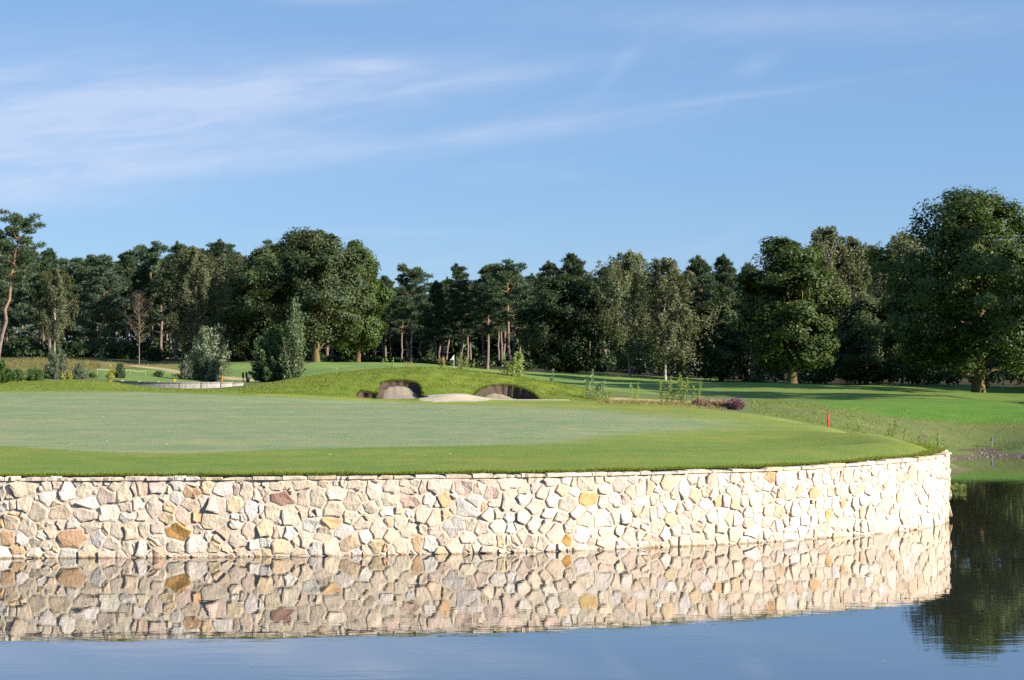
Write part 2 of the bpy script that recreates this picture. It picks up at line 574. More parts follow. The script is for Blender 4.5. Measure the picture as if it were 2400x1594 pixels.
for px, py, D in [
        (-500, 915, 74), (-200, 915, 74), (0, 916, 74), (300, 917, 74), (600, 924, 74), (900, 940, 74), (1050, 940, 74), (1200, 940, 74), (1400, 942, 73), (1550, 947, 70),
        (-200, 906, 80), (0, 908, 79), (60, 902, 80), (130, 894, 82), (250, 894, 82), (300, 911, 80), (420, 915, 80), (520, 917, 80), (330, 911, 84), (430, 914, 84), (520, 916, 84), (500, 914, 87), (400, 913, 87),
        (130, 890, 90), (250, 890, 95), (400, 893, 97), (520, 895, 97), (400, 888, 104), (570, 893, 106), (650, 893, 100), (250, 882, 110), (60, 880, 110),
        (400, 872, 125), (350, 863, 140), (100, 852, 150), (0, 842, 168), (300, 854, 160), (600, 862, 140), (740, 851, 165), (-300, 850, 150), (-300, 840, 190),
        (600, 906, 78.5), (700, 887, 78.5), (800, 878, 78.5), (900, 872, 78.5), (1000, 869, 78.5), (1100, 879, 78.5), (1200, 889, 78.5), (1300, 904, 78.5), (1370, 924, 78),
        (700, 898, 88), (900, 888, 89), (1050, 889, 89), (1200, 900, 89), (1300, 912, 88),
        (800, 872, 110), (1000, 866, 120), (900, 853, 150), (1050, 853, 160), (1150, 866, 168), (1200, 880, 120), (1300, 905, 97), (1300, 890, 140),
        (1400, 903, 120), (1500, 896, 150), (1500, 925, 90), (1700, 928, 98), (1700, 906, 125), (1650, 945, 77), (1850, 899, 138), (1900, 905, 120),
        (1800, 940, 85), (1950, 966, 79), (2050, 994, 77), (2150, 1030, 76.5), (2225, 1052, 78.6), (2322, 1062, 78.6), (2322, 1044, 80.5), (2400, 1075, 74.5), (2400, 1040, 78),
        (2200, 985, 84), (2200, 942, 92), (2400, 962, 87), (2400, 938, 100), (2200, 926, 106), (2300, 920, 121), (2400, 924, 120), (2600, 930, 100), (2700, 925, 125),
        (0, 836, 185), (400, 842, 185), (800, 850, 185), (1200, 862, 185), (1600, 878, 180), (2000, 890, 175), (2400, 900, 170),
        (0, 838, 240), (800, 846, 240), (1600, 862, 240), (2400, 872, 240)]:
    LAND.append(px2w(px, py, D))
for x, y, z in [(24, 68, -0.6), (30, 64, -0.6), (45, 62, -0.4), (45, 75, 1.6), (20, 70, -0.9), (55, 95, 2.2), (55, 120, 2.3)]:
    LAND.append((x, y, z))
LAND = np.array(LAND)


def tps_fit(P, lam=0.02):
    n = len(P)
    X = P[:, :2] / 50.0
    r2 = ((X[:, None] - X[None]) ** 2).sum(-1)
    K = 0.5 * r2 * np.log(r2 + 1e-12) + lam * 1e-3 * np.eye(n)
    A = np.zeros((n + 3, n + 3))
    A[:n, :n] = K
    A[:n, n] = A[n, :n] = 1
    A[:n, n + 1:] = X
    A[n + 1:, :n] = X.T
    return X, np.linalg.solve(A, np.concatenate([P[:, 2], [0, 0, 0]]))


TX, TW = tps_fit(LAND)


def vnoise(x, y, seed=0):
    r = np.random.default_rng(seed)
    out = np.zeros_like(x)
    for k in range(7):
        a, f, ph = r.uniform(0, 2 * np.pi), r.uniform(0.6, 1.7), r.uniform(0, 6.28, 2)
        out = out + np.sin(x * math.cos(a) * f + y * math.sin(a) * f + ph[0] + 0.7 * np.sin(x * 0.37 * f + ph[1]))
    return out / 4.0


def land_z(x, y):
    x, y = np.asarray(x, float), np.asarray(y, float)
    sh = x.shape
    xf, yf = x.ravel(), y.ravel()
    xc, yc = np.clip(xf, -60, 62), np.clip(yf, 33, 245)
    out = np.empty(len(xf))
    for i in range(0, len(xf), 40000):
        q = np.stack([xc[i:i + 40000], yc[i:i + 40000]], 1) / 50.0
        r2 = ((q[:, None] - TX[None]) ** 2).sum(-1)
        out[i:i + 40000] = (0.5 * r2 * np.log(r2 + 1e-12)) @ TW[:-3] + TW[-3] + q @ TW[-2:]
    # gentle lumps on the ground away from the mown green
    lump = 0.035 * vnoise(xf * 1.3, yf * 1.3, 3) + 0.15 * vnoise(xf * 0.25, yf * 0.16, 5)
    away = np.clip((yf - 84) / 20, 0, 1)
    out = out + lump * away
    dx = xf - np.interp(yf, [88, 96, 105, 117, 124], [26.4, 25.9, 25.2, 23.8, 21.4])
    out = out - 0.26 * np.exp(-(dx / 0.38) ** 2) * np.clip((yf - 86) / 3, 0, 1) * np.clip((124 - yf) / 3, 0, 1)
    return out.reshape(sh)


def lz(x, y):
    return float(land_z(np.array([x]), np.array([y]))[0])


def in_poly(px, py, poly):
    poly = np.asarray(poly, float)
    x1, y1 = poly[:, 0], poly[:, 1]
    x2, y2 = np.roll(x1, -1), np.roll(y1, -1)
    c = np.zeros(px.shape, bool)
    for a, b, d, e in zip(x1, y1, x2, y2):
        c ^= ((b > py) != (e > py)) & (px < (d - a) * (py - b) / (e - b + 1e-12) + a)
    return c


# bunkers cut into the mound: the lip line of each as the photo shows it, pixels at the mound's distance
LIPS = [np.array([(836, 928), (846, 917), (868, 920), (889, 923), (893, 900), (905, 895), (930, 893), (955, 893), (976, 897), (986, 905), (989, 915), (991, 928), (1004, 936)], float),
        np.array([(1100, 938), (1112, 925), (1128, 912), (1150, 904), (1180, 902), (1205, 905), (1228, 911), (1250, 921), (1262, 930), (1270, 941)], float)]
BUNK_Y = 74.35


def carve(x, y, z):
    px = CX + x / y * F
    py = HY + (H - z) * F / y
    zz = z.copy()
    mask = np.zeros(x.shape, bool)
    depth = np.zeros(x.shape)
    for k, lip in enumerate(LIPS):
        near = (y > BUNK_Y) & (y < 79.2) & (px > lip[0, 0]) & (px < lip[-1, 0])
        ly = np.interp(px, lip[:, 0], lip[:, 1]) + 0.8 * np.sin(px * 0.35 + 2 * k)
        b = near & (py > ly)
        # height of the lip above this column, then a sand slope that ends below it under a wall of soil
        zl = H - (ly - HY) * 76.2 / F
        f0 = 2.40 if k == 0 else 2.36
        soil = 0.22 + 0.16 * np.clip((px - 940) / 40, 0, 1) if k == 0 else 0.24 + 0.30 * np.clip((px - 1140) / 60, 0, 1)
        t = np.clip((y - BUNK_Y) / 2.3, 0, 1)
        zs = f0 + np.clip(zl - soil - f0, 0.02, 2) * t ** 1.9
        zs = np.minimum(zs, z - 0.02)
        zz = np.where(b, zs, zz)
        depth = np.where(b, z - zs, depth)
        mask |= b
    # the heap of pale sand in front of the second bunker and the strip that runs on from it
    hx, hy = (1068 - CX) / F * 74.2, 74.25
    r = ((x - hx) / 1.40) ** 2 + ((y - hy) / 0.75) ** 2
    heap = 0.23 * np.exp(-r * 1.3)
    r2 = np.where((px > 1090) & (px < 1335), np.exp(-((y - 74.2) / 0.11) ** 2), 0) * 0.04
    sand = (heap > 0.05) | (r2 > 0.015)
    zz = zz + np.where(y < 76, np.maximum(heap, r2), 0)
    return zz, mask, sand


GREEN = [(-1500, 921), (0, 920), (300, 919), (500, 926), (800, 938), (1000, 946), (1200, 952), (1400, 962), (1550, 974), (1660, 986), (1730, 996), (1690, 1003), (1600, 1009), (1500, 1015),
         (1400, 1026), (1290, 1040), (1100, 1044), (900, 1047), (700, 1052), (450, 1062), (300, 1062), (180, 1056), (0, 1044), (-400, 1040), (-1500, 1040)]
COLR = dict(green=(0.224, 0.264, 0.146), fringe=(0.210, 0.248, 0.060), collar=(0.160, 0.222, 0.048), olive=(0.200, 0.222, 0.038), mound=(0.155, 0.205, 0.030), rough=(0.120, 0.150, 0.045),
            fairway=(0.155, 0.225, 0.062), bright=(0.100, 0.200, 0.030), dull=(0.130, 0.158, 0.060), heath=(0.19, 0.165, 0.065), path=(0.46, 0.35, 0.22),
            mud_and_shade=(0.12, 0.098, 0.07), litterfloor=(0.055, 0.048, 0.030), sand=(0.46, 0.395, 0.32), pit=(0.30, 0.245, 0.21), soil=(0.075, 0.055, 0.047), pale=(0.33, 0.28, 0.14))
ZONES = [  # (colour, pixel outline, nearest and farthest distance)
    ('mound', [(-900, 880), (560, 880), (600, 900), (600, 930), (0, 919), (-900, 920)], 73.5, 88),
    ('mound', [(540, 860), (1420, 860), (1420, 945), (900, 937), (540, 922)], 74.0, 80.5),
    ('dull', [(700, 850), (1420, 850), (1420, 960), (700, 960)], 80.5, 98),
    ('fairway', [(640, 840), (1420, 840), (1700, 890), (1700, 928), (1400, 915), (1100, 890), (640, 892)], 98, 172),
    ('fairway', [(1290, 880), (1760, 895), (1760, 930), (1480, 928), (1290, 915)], 86, 150),
    ('bright', [(1690, 893), (2700, 898), (2700, 1010), (2320, 1000), (2180, 985), (2000, 958), (1860, 935), (1690, 926)], 84, 150),
    ('fairway', [(230, 862), (470, 874), (470, 895), (230, 895)], 96, 150),
    ('fairway', [(540, 852), (720, 850), (720, 893), (540, 893)], 96, 160),
    ('dull', [(1600, 928), (1750, 930), (1870, 938), (2010, 960), (2190, 988), (2330, 1004), (2700, 1014), (2700, 1100), (1990, 1100), (1600, 970)], 64, 95),
    ('heath', [(-900, 820), (240, 835), (420, 845), (420, 866), (300, 860), (230, 868), (-900, 874)], 125, 178),
    ('pale', [(240, 840), (470, 846), (470, 856), (240, 852)], 125, 178),
    ('path', [(300, 856), (316, 855), (370, 861), (425, 870), (470, 879), (470, 884), (424, 876), (366, 867)], 100, 170),
    ('path', [(500, 880), (560, 886), (606, 890), (610, 894), (560, 892), (500, 886)], 96, 130),
    ('pale', [(1430, 930), (1560, 936), (1680, 944), (1700, 958), (1560, 953), (1430, 944)], 67, 80),
    ('mud_and_shade', [(705, 848), (728, 848), (728, 858), (705, 858)], 150, 175),  # cast shadow beside the oak trunk, painted in the shore mud's tone
]


def ground_colours(x, y, z, mask, sand):
    px = CX + x / np.maximum(y, 5) * F
    py = HY + (H - z) * F / np.maximum(y, 5)
    wob = vnoise(x * 0.8, y * 0.8, 8)
    pyn = py + wob * (1.2 + 6.0 * np.clip((px - 1650) / 100, 0, 1))
    pxn = px + 10 * vnoise(x * 0.5, y * 0.5, 11)
    C = np.empty(x.shape + (3,))
    C[:] = COLR['rough']
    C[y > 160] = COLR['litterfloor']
    lawn = (y < 74.2) & (z > 1.45) & (x < 11.2)
    C[lawn] = COLR['fringe']
    for name, poly, a, b in ZONES:
        C[in_poly(pxn, pyn, poly) & (y > a) & (y < b)] = COLR[name]
    lawn2 = (y < 73.6) & (z > 1.5) & in_poly(px, py, [(-2000, 917), (540, 921), (900, 936), (1400, 943), (1560, 948), (1720, 966), (1950, 1005), (2190, 1049), (2230, 1140), (-2000, 1150)])
    C[lawn2] = COLR['fringe']
    front = lawn2 & (py > 1010)
    wgt = np.clip((py - 985) / 55, 0, 1)[..., None]
    C = np.where(lawn2[..., None], C * (1 - wgt) + np.array(COLR['collar']) * wgt, C)
    ol = np.clip(0.5 + 0.75 * vnoise(x * 0.42, y * 0.30, 14), 0, 1) * np.clip((y - 37) / 2.0, 0.15, 1) * 0.6
    C = np.where(lawn2[..., None], C * (1 - ol[..., None]) + np.array(COLR['olive']) * ol[..., None], C)
    near = (y < 78) & (z > 1.5)
    gw = np.zeros(x.shape)
    right = np.clip((px - 1100) / 500, 0.08, 1)
    for ox, oy in ((0, 0), (-30, -3), (30, 3), (-60, 5), (60, -5), (-95, -8), (95, 8), (0, 9), (0, -6)):
        gw += in_poly(px + ox * right, py + oy * right + 1.0 * wob, GREEN)
    gw = gw / 9.0 * near
    C = C * (1 - gw[..., None]) + np.array(COLR['green']) * gw[..., None]
    g = gw > 0.5
    fw = (np.abs(C - np.array(COLR['bright'])).sum(-1) < 1e-6)
    k2 = np.clip(0.45 + 0.65 * vnoise(x * 0.22, y * 0.16, 17), 0, 0.9)[..., None]
    C = np.where(fw[..., None], C * (1 - k2) + np.array([0.165, 0.215, 0.045]) * k2, C)
    # mown stripes on the far fairway
    st = (np.sin((x * 0.8 + y * 0.25) * 1.1) > 0) & (y > 115) & (y < 172) & (np.abs(C - np.array(COLR['fairway'])).sum(-1) < 1e-6)
    C[st] *= 1.16
    mud_and_shade = (z < 0.13) & (y > 60)
    C[mud_and_shade] = COLR['mud_and_shade']
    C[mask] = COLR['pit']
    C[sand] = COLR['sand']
    return C, g


def snap_lips(X, Y, Z, mask):
    """move the two rows at each bunker's lip onto the lip line so that the cut face runs smoothly"""
    Z0 = land_z(X, Y)
    PX = CX + X / Y * F
    PY = HY + (H - Z0) * F / Y
    for k, lip in enumerate(LIPS):
        G = PY - (np.interp(PX, lip[:, 0], lip[:, 1]) + 0.8 * np.sin(PX * 0.35 + 2 * k))
        cols = np.where((mask & (PX > lip[0, 0]) & (PX < lip[-1, 0])).any(0))[0]
        for c in cols:
            rows = np.where(mask[:, c])[0]
            j = rows[-1]
            if j + 1 >= X.shape[0] or G[j, c] * G[j + 1, c] > 0:
                continue
            t = G[j, c] / (G[j, c] - G[j + 1, c])
            ys_ = Y[j, c] + t * (Y[j + 1, c] - Y[j, c])
            Y[j + 1, c] = ys_ + 0.012
            Y[j, c] = ys_ - 0.012


def lines(spec):
    out = [np.array([spec[0][0]])]
    for a, b, st in spec:
        n = max(2, int(round((b - a) / st)) + 1)
        out.append(np.linspace(a, b, n)[1:])
    return np.concatenate(out)


def build_ground():
    xs = lines([(-3000, -400, 400), (-400, -60, 20), (-60, -24, 0.6), (-24, -8.2, 0.22), (-8.2, 2.6, 0.085), (2.6, 13.0, 0.15), (13.0, 30, 0.2), (30, 34, 0.4), (34, 64, 0.8), (64, 400, 20), (400, 3000, 400)])
    ys = lines([(34.0, 53.0, 0.16), (53.0, 73.6, 0.22), (73.6, 79.6, 0.075), (79.6, 100, 0.3), (100, 180, 0.7), (180, 260, 2.5), (260, 600, 30), (600, 6000, 500)])
    X, Y = np.meshgrid(xs, ys)
    Z = land_z(X, Y)
    far = np.clip((Y - 240) / 120, 0, 1)
    Z = Z * (1 - far) + 4.6 * far
    side = np.clip((np.abs(X) - 58) / 60, 0, 1)
    Z = np.where(Y > 60, Z * (1 - side) + np.maximum(Z, 2.4) * side, Z)
    Z, mask, sand = carve(X, Y, Z)
    snap_lips(X, Y, Z, mask)
    mnd = np.clip((Y - 74.3) / 0.6, 0, 1) * np.clip((80.5 - Y) / 2, 0, 1) * ~mask * ~sand
    Z = Z + mnd * (0.022 * vnoise(X * 5, Y * 5, 21) + 0.02 * vnoise(X * 2.3, Y * 2.3, 22))
    # wall line: drop what lies on the water side, and pull the first row of outside vertices onto the wall's middle
    sel = (Y < 54) & (X < 16) & (X > -72)
    P = np.stack([X[sel], Y[sel]], 1)
    cl = WC[::2]
    cn = WN[::2]
    sd = np.empty(len(P))
    nearest = np.empty((len(P), 2))
    nz = np.empty(len(P))
    for i in range(0, len(P), 4000):
        d2 = ((P[i:i + 4000, None] - cl[None]) ** 2).sum(-1)
        j = d2.argmin(1)
        v = P[i:i + 4000] - cl[j]
        sd[i:i + 4000] = (v * cn[j]).sum(1) + 0.16
        nearest[i:i + 4000] = P[i:i + 4000] - cn[j] * ((v * cn[j]).sum(1) + 0.16)[:, None]
        nz[i:i + 4000] = WH[::2][j] + 0.01
    outside = np.zeros(X.shape, bool)
    gone = np.zeros(X.shape, bool)
    o = sd > 0
    outside[sel] = o & (P[:, 1] < 51.5)
    g = o & (sd > 0.34) & (P[:, 1] < 51.5)
    gone[sel] = g
    gone |= (Y < 36.5) & (X < -60)
    snap = outside & ~gone
    Xs, Ys, Zs = X[sel], Y[sel], Z[sel]
    k = snap[sel]
    Xs[k], Ys[k], Zs[k] = nearest[k, 0], nearest[k, 1], nz[k]
    X[sel], Y[sel], Z[sel] = Xs, Ys, Zs
    gone |= (X > 10.9) & (Y < 51.5) & ~snap & (Y < 60)
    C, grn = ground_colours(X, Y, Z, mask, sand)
    ny, nx = X.shape
    idx = np.arange(ny * nx).reshape(ny, nx)
    Q = np.stack([idx[:-1, :-1], idx[:-1, 1:], idx[1:, 1:], idx[1:, :-1]], -1).reshape(-1, 4)
    Q = Q[~gone.ravel()[Q].any(1)]
    # near-vertical faces of the cut are bare soil
    V = np.stack([X, Y, Z], -1).reshape(-1, 3)
    C = C.reshape(-1, 3)
    mf, gf, sf = mask.ravel(), grn.ravel(), sand.ravel()
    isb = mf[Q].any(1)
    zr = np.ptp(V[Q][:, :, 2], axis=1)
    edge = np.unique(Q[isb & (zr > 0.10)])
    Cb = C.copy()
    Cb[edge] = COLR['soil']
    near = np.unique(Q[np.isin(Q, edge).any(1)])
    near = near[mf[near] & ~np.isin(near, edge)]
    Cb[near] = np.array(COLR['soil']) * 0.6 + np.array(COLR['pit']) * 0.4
    part = np.zeros(len(Q), int)
    part[gf[Q].all(1)] = 1
    part[isb & (V[Q][:, :, 0].mean(1) < -2.9)] = 2
    part[isb & (V[Q][:, :, 0].mean(1) >= -2.9)] = 3
    part[sf[Q].all(1) & ~isb] = 4
    names = [('ground', 'grassy ground of the golf course around the pond, fairways and rough', None), ('putting_green', 'pale grey-green mown putting green behind the stone wall', None),
             ('bunker', 'sand bunker with a dark soil lip cut into the mound, the one left of the sand heap', None), ('bunker', 'wide low bunker in deep shadow cut into the mound right of the sand heap', None),
             ('sand', 'pale heap of sand at the edge of the green between the bunkers', None)]
    for k, (nm, lab, _) in enumerate(names):
        q = Q[part == k]
        used, inv = np.unique(q, return_inverse=True)
        me = quads(nm, V[used], inv.reshape(-1, 4), True)
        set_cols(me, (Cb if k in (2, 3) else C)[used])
        o = link(nm, me, None, M['turf'] if k < 2 else (M['turf']))
        tag(o, lab, {'ground': 'ground', 'putting_green': 'green', 'bunker': 'bunker', 'sand': 'sand'}[nm], kind='structure')
        o['category'] = {'ground': 'ground', 'putting_green': 'green', 'bunker': 'bunker', 'sand': 'sand'}[nm]


build_ground()


def surf(px, D):
    x = (px - CX) / F * D
    return x, D, lz(x, D)


# ------------------------------------------------------------------ pond
def build_water():
    V = np.array([(-400, -60, 0), (400, -60, 0), (400, 90, 0), (-400, 90, 0)], float)
    o = link('water', quads('water', V, np.array([[0, 1, 2, 3]])), None, M['water'])
    tag(o, 'calm pond water mirroring the stone wall and the sky', 'water', kind='structure')
    # the bank the camera stands on
    xs, ys = np.linspace(-400, 400, 90), np.concatenate([np.linspace(-400, -10, 20), np.linspace(-9, 7, 18)])
    X, Y = np.meshgrid(xs, ys)
    Z = 2.1 - np.clip((Y + 1.0) / 6.0, 0, 1) * 2.7 + 0.04 * vnoise(X * 0.4, Y * 0.4, 31)
    idx = np.arange(X.size).reshape(X.shape)
    Q = np.stack([idx[:-1, :-1], idx[:-1, 1:], idx[1:, 1:], idx[1:, :-1]], -1).reshape(-1, 4)
    me = quads('bank', np.stack([X, Y, Z], -1).reshape(-1, 3), Q, True)
    set_cols(me, np.tile(COLR['rough'], (X.size, 1)))
    tag(link('bank', me, None, M['turf']), 'grassy near bank of the pond below the viewer', 'bank', kind='structure')


build_water()

# ------------------------------------------------------------------ stone wall: stones read off the photo (zoom x, zoom y, half width, half height, colour)
ZA = """45,390,60,150,c;380,330,240,120,g;170,440,60,70,g;690,330,50,45,c;790,285,100,80,c;940,260,100,65,c;1130,370,125,190,w;1290,240,60,45,g;1420,340,140,120,c;1640,240,90,40,c;1800,240,60,35,w;1890,290,80,80,g;1770,440,165,160,c;2080,390,125,180,c;2250,330,60,110,g;800,490,170,120,w;620,485,40,35,w;1470,560,210,95,w;80,630,80,80,w;220,580,60,90,c;430,590,140,115,t;930,580,130,50,y;630,700,180,160,g;1000,720,190,160,t;250,740,90,50,y;390,790,50,70,t;1440,750,200,110,p;1830,740,170,150,w;2130,620,140,90,c;2120,810,160,80,w;190,860,130,150,t;20,890,40,120,o;470,980,150,150,c;690,940,65,65,y;810,910,60,40,p;860,1040,120,100,t;1040,910,70,90,p;1210,920,110,80,w;1520,960,150,90,c;1780,1000,60,120,t;130,1150,130,130,o;370,1170,110,90,w;690,1100,80,90,w;590,1220,110,90,g;1180,1160,310,170,r;1640,1150,110,150,w;1960,1040,110,130,c;2180,1040,120,170,t;1880,1240,140,100,c;2140,1310,110,160,c;60,1400,120,120,w;280,1350,120,80,o;300,1480,120,40,p;470,1300,50,50,t;590,1410,130,90,c;800,1290,90,60,c;860,1430,110,80,c;940,1330,80,60,t;1130,1410,160,90,w;1470,1390,170,110,t;1780,1420,150,80,p;2020,1440,90,70,p;2260,1300,40,80,w"""
ZB = """230,330,140,120,t;500,310,160,110,p;810,290,130,80,w;1080,260,110,30,c;1080,370,150,110,o;1320,310,90,120,y;1590,330,160,110,w;1810,340,60,90,p;1980,360,110,140,p;1870,205,60,30,c;2150,250,60,50,c;2190,420,100,120,c;150,580,120,95,w;300,490,60,40,c;450,630,120,210,p;620,490,70,60,c;800,480,110,110,w;700,340,60,60,c;1030,590,190,90,t;1250,540,70,140,c;1470,600,170,140,p;1780,590,130,120,y;2050,690,120,180,w;240,780,110,80,c;700,640,100,100,y;650,800,120,110,y;940,800,130,130,p;1160,780,90,100,o;1430,870,250,130,g;1800,790,80,60,w;1920,800,70,60,w;1800,910,100,80,c;270,1010,90,120,g;500,980,100,110,c;850,1040,220,130,O;1170,1000,80,80,c;1590,1060,150,110,b;2030,1040,110,150,p;500,1190,140,100,c;220,1350,120,140,w;400,1260,60,60,y;510,1390,130,100,P;810,1300,150,110,c;1150,1270,170,170,w;1340,1120,50,100,c;1430,1290,110,110,y;1520,1160,90,80,t;1810,1200,180,110,c;1680,1330,100,60,c;1880,1390,120,60,t;2150,1260,120,110,w;100,1470,90,30,c;380,1430,50,60,c;760,1450,90,40,c;950,1450,90,40,c;1130,1450,80,40,c;1430,1450,150,40,c;1720,1460,80,40,b;1930,1460,80,30,t;2200,1420,90,80,y;2240,700,50,100,w"""
ZC = """150,250,55,55,w;360,270,130,80,c;790,260,210,80,c;500,310,60,30,y;1130,240,90,60,t;1340,230,50,45,c;1450,240,60,60,c;1660,280,180,90,c;1960,340,110,190,c;2000,200,60,30,c;90,400,90,120,c;190,460,50,100,g;460,490,230,110,R;790,520,100,170,p;1050,490,140,170,c;1340,400,170,110,c;1610,530,130,180,c;1780,460,70,90,c;270,710,150,120,c;590,790,170,150,c;720,640,60,40,t;780,760,70,80,t;940,710,60,90,g;1040,710,60,70,c;1290,680,170,150,c;1900,620,140,100,t;1760,700,50,40,c;1600,790,150,110,c;1290,880,180,95,o;110,720,40,80,p;160,990,130,130,y;370,1050,100,100,p;560,1060,100,110,w;710,970,60,60,c;920,930,150,110,w;1130,1080,170,110,c;1450,1050,160,110,w;1770,900,130,120,g;1820,1110,100,120,w;2050,1010,130,150,c;110,1230,130,90,w;420,1310,160,130,y;810,1180,110,120,c;680,1220,60,90,t;1000,1340,120,110,w;1260,1300,130,140,c;1570,1240,190,130,y;2010,1290,190,110,y;140,1400,130,80,y;730,1390,140,70,t;1660,1400,110,60,w;1540,1440,50,30,o;1380,1440,50,40,c;1780,1300,30,60,c;1880,1420,100,60,t;2110,1430,70,40,c;380,1450,80,30,g;1860,790,80,50,t"""
ZD = """120,290,120,120,p;100,510,140,90,c;60,720,110,85,w;340,220,80,60,c;520,220,90,55,c;430,350,150,60,t;650,300,70,110,p;910,280,190,120,p;1340,290,165,130,p;1150,320,30,80,c;1600,330,110,100,c;1690,200,130,40,c;1790,390,140,110,p;2090,240,220,90,c;440,550,170,100,q;760,520,90,120,w;1000,510,110,130,o;1180,450,60,50,c;1500,520,140,110,w;1370,650,240,160,w;1670,630,50,80,y;1860,570,100,70,c;2080,530,120,160,p;250,690,70,70,t;430,740,70,70,w;660,760,120,150,c;860,810,150,150,p;890,580,50,50,c;1030,750,100,110,y;1160,700,50,60,c;1730,750,120,110,c;1910,750,80,90,c;2110,800,100,100,w;2190,660,50,60,c;90,880,70,90,y;280,880,120,110,c;410,1010,130,130,c;650,990,75,95,p;860,1030,110,90,p;1180,950,210,170,w;1430,920,90,110,c;1630,980,110,160,p;1910,950,150,100,w;2170,980,140,110,w;110,1100,110,120,c;290,1290,180,130,c;560,1250,90,160,o;770,1240,130,120,w;990,1170,110,90,t;1170,1290,140,130,c;960,1370,140,70,y;1380,1140,140,110,c;1730,1170,150,110,c;1410,1310,70,70,c;1530,1300,70,90,w;1750,1340,160,70,p;1960,1200,80,110,y;2080,1180,50,80,c;2200,1170,90,110,c;2150,1310,80,80,c;20,1310,50,80,o;120,1390,80,80,c;680,1420,120,25,t;1960,1370,60,40,c"""
ZE = """380,360,60,130,p;300,250,30,60,c;650,280,140,70,p;910,270,80,100,w;1030,300,50,70,c;1240,310,170,130,c;1440,240,90,60,c;1620,240,80,80,c;1790,330,110,140,p;2020,240,90,70,w;190,420,80,70,c;500,450,90,120,c;840,410,95,120,y;670,560,95,180,w;1040,440,110,75,w;1270,560,165,120,Y;1540,370,110,110,c;1980,450,80,130,t;2150,390,100,150,c;200,570,110,90,w;390,680,150,140,c;940,640,170,120,c;1520,610,85,110,c;1720,600,105,120,w;1880,560,70,90,p;1340,760,85,60,w;2120,630,120,80,w;180,850,110,130,c;620,790,160,90,w;820,870,150,80,p;1080,790,110,110,c;1220,910,140,120,c;1510,920,160,170,w;1920,870,110,110,w;1730,850,70,130,p;1640,720,60,60,c;2100,770,100,110,t;60,1030,110,90,w;380,980,110,140,c;540,1030,90,110,c;960,1010,100,120,c;730,1140,140,150,c;1200,1160,160,130,w;2060,960,90,110,p;2230,980,60,110,c;140,1190,130,130,c;290,1290,120,120,p;490,1310,90,120,c;910,1270,75,110,O;1560,1110,100,90,p;1580,1270,190,120,c;1320,1250,90,80,p;1790,1100,60,90,c;1950,1180,110,160,p;2170,1180,80,110,c;660,1390,110,60,w;810,1370,70,80,c;1160,1390,170,60,c;1800,1340,100,80,w;2190,1330,80,60,w;2010,1410,80,40,c;150,1440,70,60,c"""
ZF = """150,430,70,150,y;270,310,80,90,c;470,370,130,130,y;740,470,90,160,w;880,310,80,90,c;1020,370,70,110,p;1190,330,95,110,t;1380,330,100,110,w;1580,300,80,100,c;1760,290,80,90,p;1910,270,70,80,p;2170,280,80,90,o;570,530,60,110,c;300,490,70,50,w;410,620,80,90,c;230,640,60,100,c;910,570,100,130,y;1110,510,80,100,t;1210,560,70,100,c;1560,500,110,100,p;1800,460,110,110,c;1680,390,50,60,c;1990,380,90,100,w;2110,440,90,80,c;1930,640,110,120,c;2240,530,50,110,c;1310,680,70,100,o;1430,660,70,140,c;1590,710,80,110,y;1740,670,70,90,p;2120,640,90,120,t;60,880,110,120,c;220,900,70,140,p;350,840,80,110,w;500,770,100,110,w;660,800,70,110,c;800,740,80,90,c;1090,730,120,100,w;950,880,90,150,p;1350,890,80,140,w;1200,910,90,110,p;1500,950,70,120,t;1620,970,90,120,c;1800,880,80,100,c;1960,810,90,80,w;2150,830,90,130,p;1970,960,90,80,w;1810,1040,90,80,t;510,980,100,110,y;720,940,100,110,p;80,1080,80,80,c;290,1100,110,130,c;590,1160,90,100,c;410,1200,100,120,w;770,1150,90,120,c;940,1110,120,100,q;1150,1180,100,120,c;1040,980,60,60,w;1360,1130,100,90,p;1590,1220,130,120,c;1880,1190,160,100,w;2110,1020,90,100,p;2230,1100,60,100,c;70,1280,90,70,t;240,1340,90,100,t;560,1360,80,90,c;730,1330,100,110,c;960,1330,140,110,c;1180,1380,90,60,p;1370,1330,120,90,c;1690,1350,100,60,t;1870,1340,90,50,w;2120,1210,70,100,c;2200,1320,80,80,c;60,1420,80,70,w;420,1420,80,60,c;2010,1370,50,50,g"""
